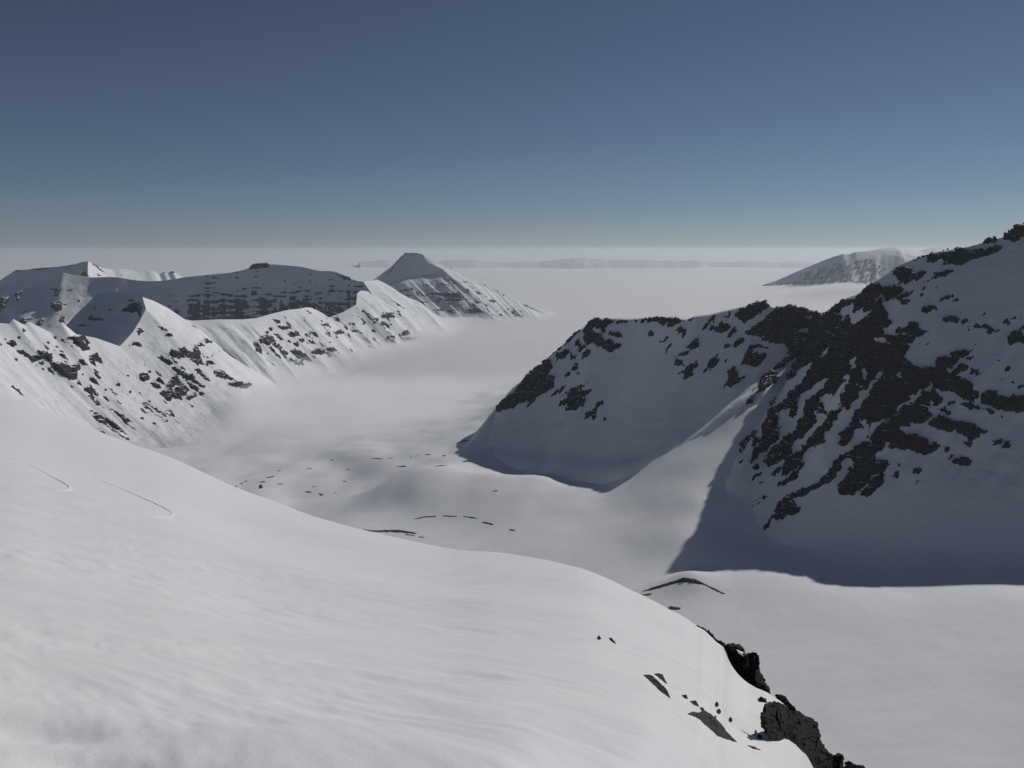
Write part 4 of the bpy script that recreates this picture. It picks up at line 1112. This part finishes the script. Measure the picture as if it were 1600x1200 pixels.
# low far mountains along the other side of the fjord
rng = np.random.default_rng(3)
px = np.arange(560, 1420, 14)
far_cols = []
for i, p in enumerate(px):
    top = 407.5 - 3.5 * float(fbm(n2(np.array([p / 60.0]), np.array([0.0]), 2.0), 3)[0]) * 1.6 - 1.2 * rng.random()
    far_cols.append([(p, top, 33000), (p + 2, top + 5, 31800), (p + 3, top + 11, 30600), (p + 4, 428, 29000)])
gF, crF = loft(far_cols, 600, 30, [(600, 60), (2500, 300), (5000, 800)], soft=0)
pL, qL = pix(gF)
gF[..., 2] += 15 * fbm(n2((pL + 0.5 * qL) / 3.2, qL / 14, 7.0), 3) * sstep(crF + 1, crF + 14, np.arange(gF.shape[0])[:, None])
mountain("mountain", "faint low mountains on the horizon beyond the fog sea", [(gF, crF)],
         [dict(zone=lambda px, py, g: (fbm(n2((px + 0.6 * py) / 2.6, py / 2.4, 5.0), 3) - 0.62) * 2.5, relief=10.0, scale=120.0, proud=0.2, seed=2.0, min=60, limit=20)])
print("mountains done %.1f" % (time.time() - T0))

# ================================================================== FOG SEA AND HAZE
def fog_bank(name, label, x0, x1, y0, y1, nx, ny, ztop, zbot, shape, material):
    xs = np.linspace(-1, 1, nx)
    ys = y0 * (y1 / y0) ** np.linspace(0, 1, ny)
    t = ((ys - y0) / (y1 - y0))[:, None]
    half0, half1 = x0, x1
    X = xs[None, :] * (half0 + (half1 - half0) * t)
    Y = np.repeat(ys[:, None], nx, 1)
    Z = ztop + shape(X, Y)
    top = np.stack([X, Y, Z], -1).reshape(-1, 3)
    bot = np.stack([X, Y, np.full_like(X, zbot)], -1).reshape(-1, 3)
    n = nx * ny
    F = [grid_faces(ny, nx)[:, ::-1], grid_faces(ny, nx, n)]
    idx = np.arange(n).reshape(ny, nx)
    for line in (idx[0], idx[:, -1], idx[-1, ::-1], idx[::-1, 0]):
        a, b = line[:-1], line[1:]
        F.append(np.stack([b, a, a + n, b + n], -1))
    o = link_mesh(name, np.concatenate([top, bot]), np.concatenate(F), material)
    tag(o, label, "fog", "stuff")
    return o

wisps = []
for px_, py_, h, w in ((450, 688, 30, 330), (560, 664, 30, 380), (660, 648, 26, 320), (500, 620, 18, 500), (300, 688, 30, 220), (350, 668, 34, 240), (395, 640, 44, 260), (470, 640, 22, 350), (560, 640, 16, 350), (660, 528, 55, 300), (610, 545, 40, 320), (540, 562, 55, 300), (470, 585, 35, 250), (400, 600, 40, 260), (690, 505, 40, 500), (740, 690, -15, 200),
                       (1300, 462, 90, 900), (1360, 466, 120, 900), (1225, 452, 70, 700), (420, 660, 15, 260)):
    q = Pz(px_, py_, -690.0)
    wisps.append((q[0], q[1], h, w))
def fog_shape(X, Y):
    z = 16 * fbm(n2(X / 420, Y / 560, 3.0), 4) * (1 - sstep(7000, 14000, Y)) + 30 * fbm(n2(X / 2600, Y / 3500, 6.0), 3)
    z = z + sstep(38000, 70000, Y) * (330 + 330 * fbm(n2(X / 9000, Y / 7000, 16.0), 4))
    for x, y, h, w in wisps:
        z = z + h * np.exp(-((X - x) ** 2 + (Y - y) ** 2) / (w * w)) * (1 + 0.7 * fbm(n2(X / 150, Y / 150, 8.0), 3))
    return z
fog_bank("fog", "smooth white sea of fog filling the valley and fjord", 2600, 130000, 1950, 150000, 200, 250, -684, -885, fog_shape, M_FOG)
mist_low = lambda X, Y: 26 * fbm(n2(X / 500, Y / 700, 13.0), 4) + 0.8 * (fog_shape(X, Y) - 0.0)
M_MIST = volume_material("mist_air", 0.0011, (0.985, 0.99, 1.0), 0.25)
fog_bank("mist", "thin ragged mist lying over the fog around the left mountains' feet", 2300, 9000, 2150, 12500, 140, 110, -640, -884, mist_low, M_MIST)
hx, hy0, hy1, hz0, hz1 = 150000, -3000, 155000, -891.0, 150.0
hv = [(-hx, hy0, hz0), (hx, hy0, hz0), (hx, hy1, hz0), (-hx, hy1, hz0), (-hx, hy0, hz1), (hx, hy0, hz1), (hx, hy1, hz1), (-hx, hy1, hz1)]
haze = link_mesh("haze", hv, [(3, 2, 1, 0), (4, 5, 6, 7), (0, 1, 5, 4), (1, 2, 6, 5), (2, 3, 7, 6), (3, 0, 4, 7)], M_HAZE, smooth=False)
tag(haze, "thin pale blue haze in the air over the whole valley", "haze", "stuff")

# ================================================================== CRAGS AND STONES
def solid_from_outline(name, label, poly, y_of, thick, step, rough, cell, material, cat="rock outcrop", group=None, seed=0.0, warp_amp=2.6):
    """a rock body: front and back sheets bulging from an outline that stands at its own distance"""
    a = np.asarray(poly, float)
    xs = np.arange(a[:, 0].min() - 2 * step, a[:, 0].max() + 2.1 * step, step)
    ys = np.arange(a[:, 1].min() - 2 * step, a[:, 1].max() + 2.1 * step, step)
    PX, PY = np.meshgrid(xs, ys)
    wx, wy = warp(PX, PY, warp_amp, 5.0, seed + 3)
    sd = poly_sdf(poly, wx, wy)
    mx = max(sd.max(), 0.1)
    prof = np.sqrt(np.clip(sd / mx, 0, 1))
    Y0 = y_of(PX, PY)
    mid = P(PX, PY, Y0)
    flat = P(PX, PY, float(Y0.mean()) + 0 * Y0) + 0.15 * cell * fbm(P(PX, PY, float(Y0.mean()) + 0 * Y0) / cell, 2)[..., None]
    st = flat * np.array([1.0, 1.0, 0.6])
    blk = rough * (1.7 * chips(st / cell + seed, 1.2) + 0.8 * chips(flat / (cell * 0.42) + seed, 1.2) + 0.35 * fbm(flat / (cell * 0.3) + seed, 3)) * sstep(0, 0.2 * mx, sd)
    front = P(PX, PY, Y0 - thick * prof - blk)
    bk = P(PX, PY, Y0 + thick * prof * 1.2 + 0.02)
    m = sd > -0.5 * step
    mf = m[:-1, :-1] & m[1:, :-1] & m[:-1, 1:] & m[1:, 1:]
    F = grid_faces(len(ys), len(xs)).reshape(len(ys) - 1, len(xs) - 1, 4)[mf]
    n = PX.size
    used = F.ravel()
    # close the rim between the two sheets
    ed = {}
    for f in F:
        for i in range(4):
            e = (f[i], f[(i + 1) % 4])
            if (e[1], e[0]) in ed:
                del ed[(e[1], e[0])]
            else:
                ed[e] = 1
    rim = np.array([(e[1], e[0], e[0] + n, e[1] + n) for e in ed]).reshape(-1, 4)
    V = np.concatenate([front.reshape(-1, 3), bk.reshape(-1, 3)])
    FF = np.concatenate([F, F[:, ::-1] + n, rim])
    u, inv = np.unique(FF, return_inverse=True)
    o = link_mesh(name, V[u], inv.reshape(FF.shape), material, smooth=False)
    return tag(o, label, cat, None, group)

def slab_on(name, label, poly, hit, height, step, cell, material, cat, group=None, seed=0.0, warp_amp=1.0, smooth=False):
    """a low rock lying in the snow: a sheet that rises from below the surface inside an outline, closed underneath"""
    a = np.asarray(poly, float)
    xs = np.arange(a[:, 0].min() - 2 * step, a[:, 0].max() + 2.1 * step, step)
    ys = np.arange(a[:, 1].min() - 2 * step, a[:, 1].max() + 2.1 * step, step)
    PX, PY = np.meshgrid(xs, ys)
    wx, wy = warp(PX, PY, warp_amp, 4.0, seed + 3)
    sd = poly_sdf(poly, wx, wy)
    m = sd > -1.3 * step
    mf = m[:-1, :-1] | m[1:, :-1] | m[:-1, 1:] | m[1:, 1:]
    F = grid_faces(len(ys), len(xs)).reshape(len(ys) - 1, len(xs) - 1, 4)[mf]
    u, inv = np.unique(F, return_inverse=True)
    F = inv.reshape(F.shape)
    px_, py_, s_ = PX.ravel()[u], PY.ravel()[u], sd.ravel()[u]
    base = np.array([hit(p, q) for p, q in zip(px_, py_)])
    mx = max(sd.max(), 0.3)
    fa, fe = facets(base / cell + seed)
    up = height * (np.sign(s_) * np.minimum(1, np.sqrt(np.abs(s_) / mx)) * 0.8 + np.clip(s_ / mx, 0, 1) * (0.4 * fa + 0.5 * fbm(base / cell * 1.7 + seed, 3)))
    top = base + np.stack([0 * up, 0 * up, up], -1)
    bot = base - np.stack([0 * up, 0 * up, np.full_like(up, height * 1.5 + 0.05)], -1)
    n = len(u)
    ed = {}
    for f in F:
        for i in range(4):
            e = (f[i], f[(i + 1) % 4])
            if (e[1], e[0]) in ed:
                del ed[(e[1], e[0])]
            else:
                ed[e] = 1
    rim = np.array([(e[1], e[0], e[0] + n, e[1] + n) for e in ed]).reshape(-1, 4)
    o = link_mesh(name, np.concatenate([top, bot]), np.concatenate([F, F[:, ::-1] + n, rim]), material, smooth=smooth)
    return tag(o, label, cat, None, group)

T8 = lambda p: tile(1060, 960, 5.0, p)[0]
lerpy = lambda x0, y0, x1, y1: (lambda PX, PY: y0 + (y1 - y0) * (PX - x0) / (x1 - x0))
solid_from_outline("rock_outcrop", "low dark rock rim just behind the snow edge, above the tall crag",
                   T8([(125, 98), (150, 88), (185, 90), (205, 110), (245, 124), (255, 145), (280, 165), (285, 185), (310, 203), (360, 215), (370, 260), (250, 220), (180, 170)]),
                   lambda X, Y: 122 + 0 * X, 1.2, 0.7, 0.5, 1.6, M_ROCK_NEAR, seed=1.0)
solid_from_outline("rock_outcrop", "tall black crag with a notched top and a small snow patch, behind the snow edge",
                   T8([(352, 226), (400, 220), (480, 236), (512, 262), (530, 302), (580, 293), (612, 298), (636, 330), (634, 440), (660, 480), (682, 530), (712, 568), (722, 625), (700, 680), (560, 600), (440, 520), (400, 440), (380, 330), (365, 290)]),
                   lambda X, Y: 104 + 0 * X, 2.4, 0.7, 1.0, 1.8, M_ROCK_NEAR, seed=2.0)
solid_from_outline("snow_patch", "small white snow patch caught on the notched crag",
                   T8([(448, 274), (470, 278), (510, 300), (536, 332), (505, 328), (470, 305)]), lambda X, Y: 101.4 + 0 * X, 0.9, 0.5, 0.05, 2.0, M_SNOW_NEAR, cat="snow patch", seed=2.5, warp_amp=0.6)
solid_from_outline("rock_outcrop", "small dark rock knob peeping over the snow rim beside the biggest crag",
                   T8([(755, 632), (790, 626), (830, 630), (850, 668), (885, 700), (915, 735), (970, 778), (960, 820), (850, 780), (790, 720)]),
                   lambda X, Y: 74 + 0 * X, 0.9, 0.6, 0.4, 1.2, M_ROCK_NEAR, seed=3.0)
crag = solid_from_outline("rock_outcrop", "biggest black crag at the lower right edge of the snow slope",
                   T8([(632, 800), (655, 760), (660, 712), (715, 680), (780, 680), (860, 735), (960, 775), (1020, 800), (1060, 820), (1088, 852), (1100, 905), (1112, 960), (1122, 1005), (1150, 1040), (1172, 1065), (1204, 1100), (1212, 1260), (1100, 1240), (960, 1150), (860, 1060), (780, 1035), (700, 960), (650, 890)]),
                   lambda X, Y: np.interp(X, [1180, 1200, 1246, 1290, 1310], [22, 25, 34, 45, 47]), 1.1, 0.6, 0.42, 0.62, M_ROCK_NEAR, seed=4.0)
solid_from_outline("rock_outcrop", "small rock cluster at the upper left corner of the biggest crag",
                   T8([(614, 655), (640, 645), (680, 650), (690, 672), (700, 690), (660, 692), (630, 690)]), lambda X, Y: 25 + 0 * X, 0.25, 0.5, 0.1, 0.3, M_ROCK_NEAR, seed=5.0)
solid_from_outline("rock_outcrop", "upright rock knob at the foot of the biggest crag",
                   T8([(1190, 1130), (1205, 1100), (1240, 1085), (1275, 1092), (1294, 1115), (1298, 1180), (1290, 1260), (1195, 1260)]), lambda X, Y: 47 + 0 * X, 0.7, 0.5, 0.3, 0.6, M_ROCK_NEAR, seed=6.0)
solid_from_outline("rock_outcrop", "low rock tail reaching out below the upright knob",
                   T8([(1296, 1150), (1340, 1148), (1400, 1170), (1440, 1184), (1490, 1215), (1400, 1250), (1296, 1250)]), lambda X, Y: 54 + 0 * X, 0.6, 0.5, 0.2, 0.6, M_ROCK_NEAR, seed=7.0)
slab_on("rock_slab", "largest flat dark slab lying in the lower snow slope", T8([(70, 775), (110, 762), (160, 770), (200, 750), (270, 790), (330, 850), (380, 920), (460, 1000), (380, 980), (310, 955), (240, 890), (150, 810)]),
        fg_hit, 0.10, 0.8, 0.5, M_SCREE, "rock slab", seed=1.0)
slab_on("rock_slab", "thin sliver of rock just below the largest slab", T8([(535, 1022), (590, 1033), (652, 1064), (580, 1050)]), fg_hit, 0.04, 0.6, 0.3, M_SCREE, "rock slab", seed=2.0, warp_amp=0.5)
c6 = lambda p: tile(860, 880, 2.162, p)[0]
slab_on("rock_slab", "long narrow slab upslope of the largest slab", c6([(313, 378), (345, 382), (365, 403), (395, 432), (406, 458), (375, 436), (345, 407)]), fg_hit, 0.12, 0.6, 0.5, M_SCREE, "rock slab", seed=3.0, warp_amp=0.6)
slab_on("rock_slab", "short slab beside the top end of the long narrow slab", c6([(350, 374), (380, 380), (396, 411), (372, 393)]), fg_hit, 0.12, 0.6, 0.5, M_SCREE, "rock slab", seed=4.0, warp_amp=0.6)
for i, (lab, p) in enumerate((("uppermost of three stones strung above the largest slab", [(25, 635), (65, 630), (76, 660), (50, 658)]),
                              ("middle one of three stones strung above the largest slab", [(88, 680), (140, 676), (162, 722), (120, 708)]),
                              ("lowest of three stones strung above the largest slab", [(165, 728), (195, 733), (206, 757), (180, 750)]))):
    slab_on("stone", lab, T8(p), fg_hit, 0.07, 0.5, 0.25, M_ROCK_NEAR, "stone", group="stones strung above the largest slab", seed=5.0 + i, warp_amp=0.5)
stones = [(1120, 1101, 3.2, 4), (1123, 1112, 3.8, 4), (1141.5, 1125, 3.4, 4), (1118, 1120.5, 1.8, 1.4), (1181, 1144, 2.2, 3), (1187, 1152, 4.5, 3.5), (1178.5, 1147.5, 1.4, 1.4)]
for i, (px_, py_, rx, ry) in enumerate(stones):
    lab = ("upper small stone of a pair right of the slab's top end", "larger stone under the upper one of the pair right of the slab", "lone round stone halfway between the largest slab and the crag",
           "tiny speck of stone touching the upper edge of the largest slab", "small stone just above the stone at the foot of the crag's left side", "rounded stone at the left foot of the biggest crag",
           "tiny pebble left of the rounded stone at the crag's foot")[i]
    ang = np.linspace(0, 2 * math.pi, 8)[:-1] + i
    slab_on("stone", lab, [(px_ + rx * math.cos(t), py_ + ry * math.sin(t)) for t in ang], fg_hit, 0.012 * (rx + ry), 0.45, 0.12, M_ROCK_NEAR, "stone",
            group="small stones between slab and crag", seed=9.0 + i, warp_amp=0.5)
slab_on("stone", "tiny dark stone alone on the smooth snow upslope, a rounded speck", c6([(158, 251), (165, 250), (172, 256), (164, 259)]), fg_hit, 0.14, 0.4, 0.5, M_ROCK_NEAR, "stone", seed=20.0, warp_amp=0.3)
slab_on("stone", "tiny slanting stone beside the rounded speck on the smooth upslope snow", c6([(196, 253), (208, 258), (224, 276), (207, 265)]), fg_hit, 0.14, 0.4, 0.5, M_ROCK_NEAR, "stone", seed=21.0, warp_amp=0.3)

# bare strips on the valley floor
c5 = lambda p: tile(1000, 600, 2.667, p)[0]
c7 = lambda p: tile(340, 680, 3.077, p)[0]
strips = [
    (c5([(0, 868), (50, 848), (150, 818), (180, 806), (230, 813), (280, 838), (360, 876), (340, 874), (270, 838), (200, 826), (150, 830), (60, 857)]), "dark stony crest line over the little snow mound on the cirque floor", 2.2),
    (c5([(105, 936), (130, 926), (172, 933), (165, 940), (112, 943)]), "dark stone strip at the near foot of the little mound", 1.5),
    (c5([(0, 877), (50, 873), (45, 880), (0, 884)]), "short dark strip left of the mound by the slope edge", 1.0),
    (c7([(695, 452), (760, 458), (870, 454), (960, 470), (950, 476), (880, 468), (780, 466), (710, 462)]), "longest dark bare strip in the valley, touching the slope edge", 1.5),
    (c7([(900, 474), (950, 483), (950, 487), (905, 480)]), "thin dark streak under the longest valley strip", 0.8),
    (c7([(968, 486), (995, 489), (992, 493), (970, 491)]), "short dark dash past the end of the longest valley strip", 0.8),
    (c7([(945, 400), (1000, 390), (1050, 388), (1050, 393), (1000, 396), (950, 404)]), "left piece of the curved dark line on the valley knoll", 0.9),
    (c7([(1083, 386), (1150, 388), (1150, 393), (1085, 391)]), "middle piece of the curved dark line on the valley knoll", 0.9),
    (c7([(1180, 388), (1230, 394), (1258, 402), (1225, 400), (1182, 393)]), "third piece of the curved dark line on the valley knoll", 0.9),
    (c7([(1268, 416), (1300, 418), (1330, 430), (1320, 434), (1280, 424)]), "thick dark bar at the end of the curved line on the knoll", 1.2),
    (c7([(1398, 454), (1430, 454), (1428, 460), (1402, 460)]), "lone dark bar farthest right on the valley snow", 1.2),
    (c7([(1322, 266), (1350, 267), (1348, 271), (1325, 270)]), "lone dark dash on the hummock below the middle ridge shadow", 1.0),
    (c7([(1030, 150), (1070, 144), (1112, 145), (1070, 150)]), "thin dark line along the knoll top beside the ridge shadow", 0.9),
    (c7([(1175, 125), (1210, 122), (1210, 127), (1180, 129)]), "small dark dash touching the left end of the ridge shadow", 0.9),
    (c7([(1145, 38), (1180, 26), (1225, 20), (1180, 32), (1150, 42)]), "slanting dark line near the foot of the middle ridge", 0.9),
    (c7([(418, 270), (440, 269), (458, 275), (430, 277)]), "dark bar in the hollow left of the big knoll", 1.2),
    (c7([(484, 280), (500, 280), (512, 288), (495, 290)]), "dark wedge next to the bar in the hollow left of the knoll", 1.2),
    (c7([(228, 204), (250, 199), (274, 194), (265, 201), (235, 208)]), "slanting dark dash near the fog edge", 1.0),
    (c7([(196, 240), (212, 236), (218, 252), (200, 258)]), "greyish bare patch near the fog edge by the slope", 0.35),
    (c7([(725, 112), (770, 110), (798, 116), (770, 116)]), "thin dark line on the snow behind the big knoll", 0.9),
    (c7([(860, 150), (905, 146), (905, 152), (865, 154)]), "dark dash behind the left shoulder of the big knoll", 0.9),
]
for i, (p, lab, h) in enumerate(strips):
    slab_on("bare_strip", lab, p, floor_hit, h, 0.5, 6.0, M_SCREE, "bare ground", group="dark bare strips on the valley snow", seed=30.0 + i, warp_amp=0.7, smooth=True)
DASH = ["dash of bare ground behind the bar in the hollow, farther off", "dash just above the greyish bare patch", "thin dash a little past the greyish bare patch", "thin dash right behind the bar in the hollow",
        "dash between the hollow's dark wedge and the big knoll", "dash beyond the slanting dash near the fog edge", "dot of bare ground nearest the fog in mid valley", "dash in mid valley straight behind the hollow's dark wedge",
        "short dash close to the tip of the middle ridge shadow", "dot at the right end of the row of dashes behind the knoll", "dash next to the thin dark line behind the big knoll", "long dash at the upper right of the row behind the knoll",
        "upper of three dashes stepping down to the slope edge", "middle of three dashes stepping down to the slope edge", "lowest of three dashes, at the slope edge", "dot just past the dark wedge in the hollow", "dot left of the right end of the row behind the knoll"]
dashes = [(440, 160, 34, 3), (215, 225, 40, 5), (300, 235, 40, 4), (460, 248, 26, 3), (608, 222, 22, 4), (296, 170, 20, 3), (548, 119, 12, 4), (625, 164, 20, 4), (1088, 98, 20, 5), (955, 100, 16, 3), (830, 111, 34, 3),
          (1010, 93, 34, 4), (135, 222, 22, 4), (115, 232, 20, 5), (90, 246, 12, 5), (566, 276, 10, 4), (930, 108, 14, 3)]
for i, (x, y, w, h) in enumerate(dashes):
    p = c7([(x - w / 2, y + h / 2 + 1), (x - w / 6, y - h / 2), (x + w / 2, y - h / 2 - 1), (x + w / 4, y + h / 2)])
    slab_on("bare_strip", DASH[i], p, floor_hit, 0.8, 0.5, 5.0, M_SCREE, "bare ground", group="tiny dark dashes on the far valley snow", seed=60.0 + i, warp_amp=0.4, smooth=True)

# ================================================================== SKI TRACKS
def ski_track(label, line):
    a = np.array(line, float)
    s = np.r_[0, np.cumsum(np.linalg.norm(np.diff(a, axis=0), axis=1))]
    q = catmull(s / s[-1], a, np.linspace(0, 1, 90))
    pts = np.array([fg_hit(x, y) for x, y in q])
    for _ in range(4):
        pts[1:-1] = 0.25 * pts[:-2] + 0.5 * pts[1:-1] + 0.25 * pts[2:]
    d = np.gradient(pts, axis=0)
    side = np.stack([d[:, 1], -d[:, 0], 0 * d[:, 0]], -1)
    side /= np.linalg.norm(side, axis=1, keepdims=True)
    sl = np.stack([np.interp(pts[:, 1], pts[np.argsort(pts[:, 1]), 1], pts[np.argsort(pts[:, 1]), 1])], -1)
    prof = [(-0.9, -0.12), (-0.4, 0.06), (-0.06, 0.15), (0.04, 0.15), (0.18, -0.04), (0.4, -0.14)]
    taper = np.clip(np.minimum(np.linspace(0, 2.2, 90), np.linspace(3.2, 0, 90)), 0, 1)
    g = []
    for off, h in prof:
        p = pts + side * off
        # follow the slope sideways
        tx = p[:, 0] / p[:, 1]
        zz = []
        for k in range(len(p)):
            j = int(np.clip(round(np.interp(tx[k], TX, np.arange(len(TX)))), 0, len(TX) - 1))
            zz.append(np.interp(p[k, 1], FG[:, j, 1], FG[:, j, 2]))
        p[:, 2] = np.array(zz) + h * np.where(h > 0, taper, 1)
        g.append(p)
    g = np.array(g)
    o = link_mesh("ski_track", g, grid_faces(len(prof), 90), M_SNOW_NEAR)
    return tag(o, label, "ski track")
ski_track("shorter curved ski track on the upper left snow slope", [(4, 712), (25, 719), (45, 727), (70, 739), (92, 751), (106, 759), (110, 763), (104, 766), (90, 766), (70, 762), (45, 756), (15, 747)])
ski_track("longer curved ski track sweeping down beside the shorter one", [(112, 737), (140, 744), (160, 752), (190, 764), (220, 777), (250, 791), (268, 801), (271, 804), (262, 807), (240, 807), (212, 803), (185, 799), (160, 793)])
print("scene built in %.1f s" % (time.time() - T0), "objects", len(bpy.data.objects), "tris", sum(len(m.polygons) * 2 for m in bpy.data.meshes))
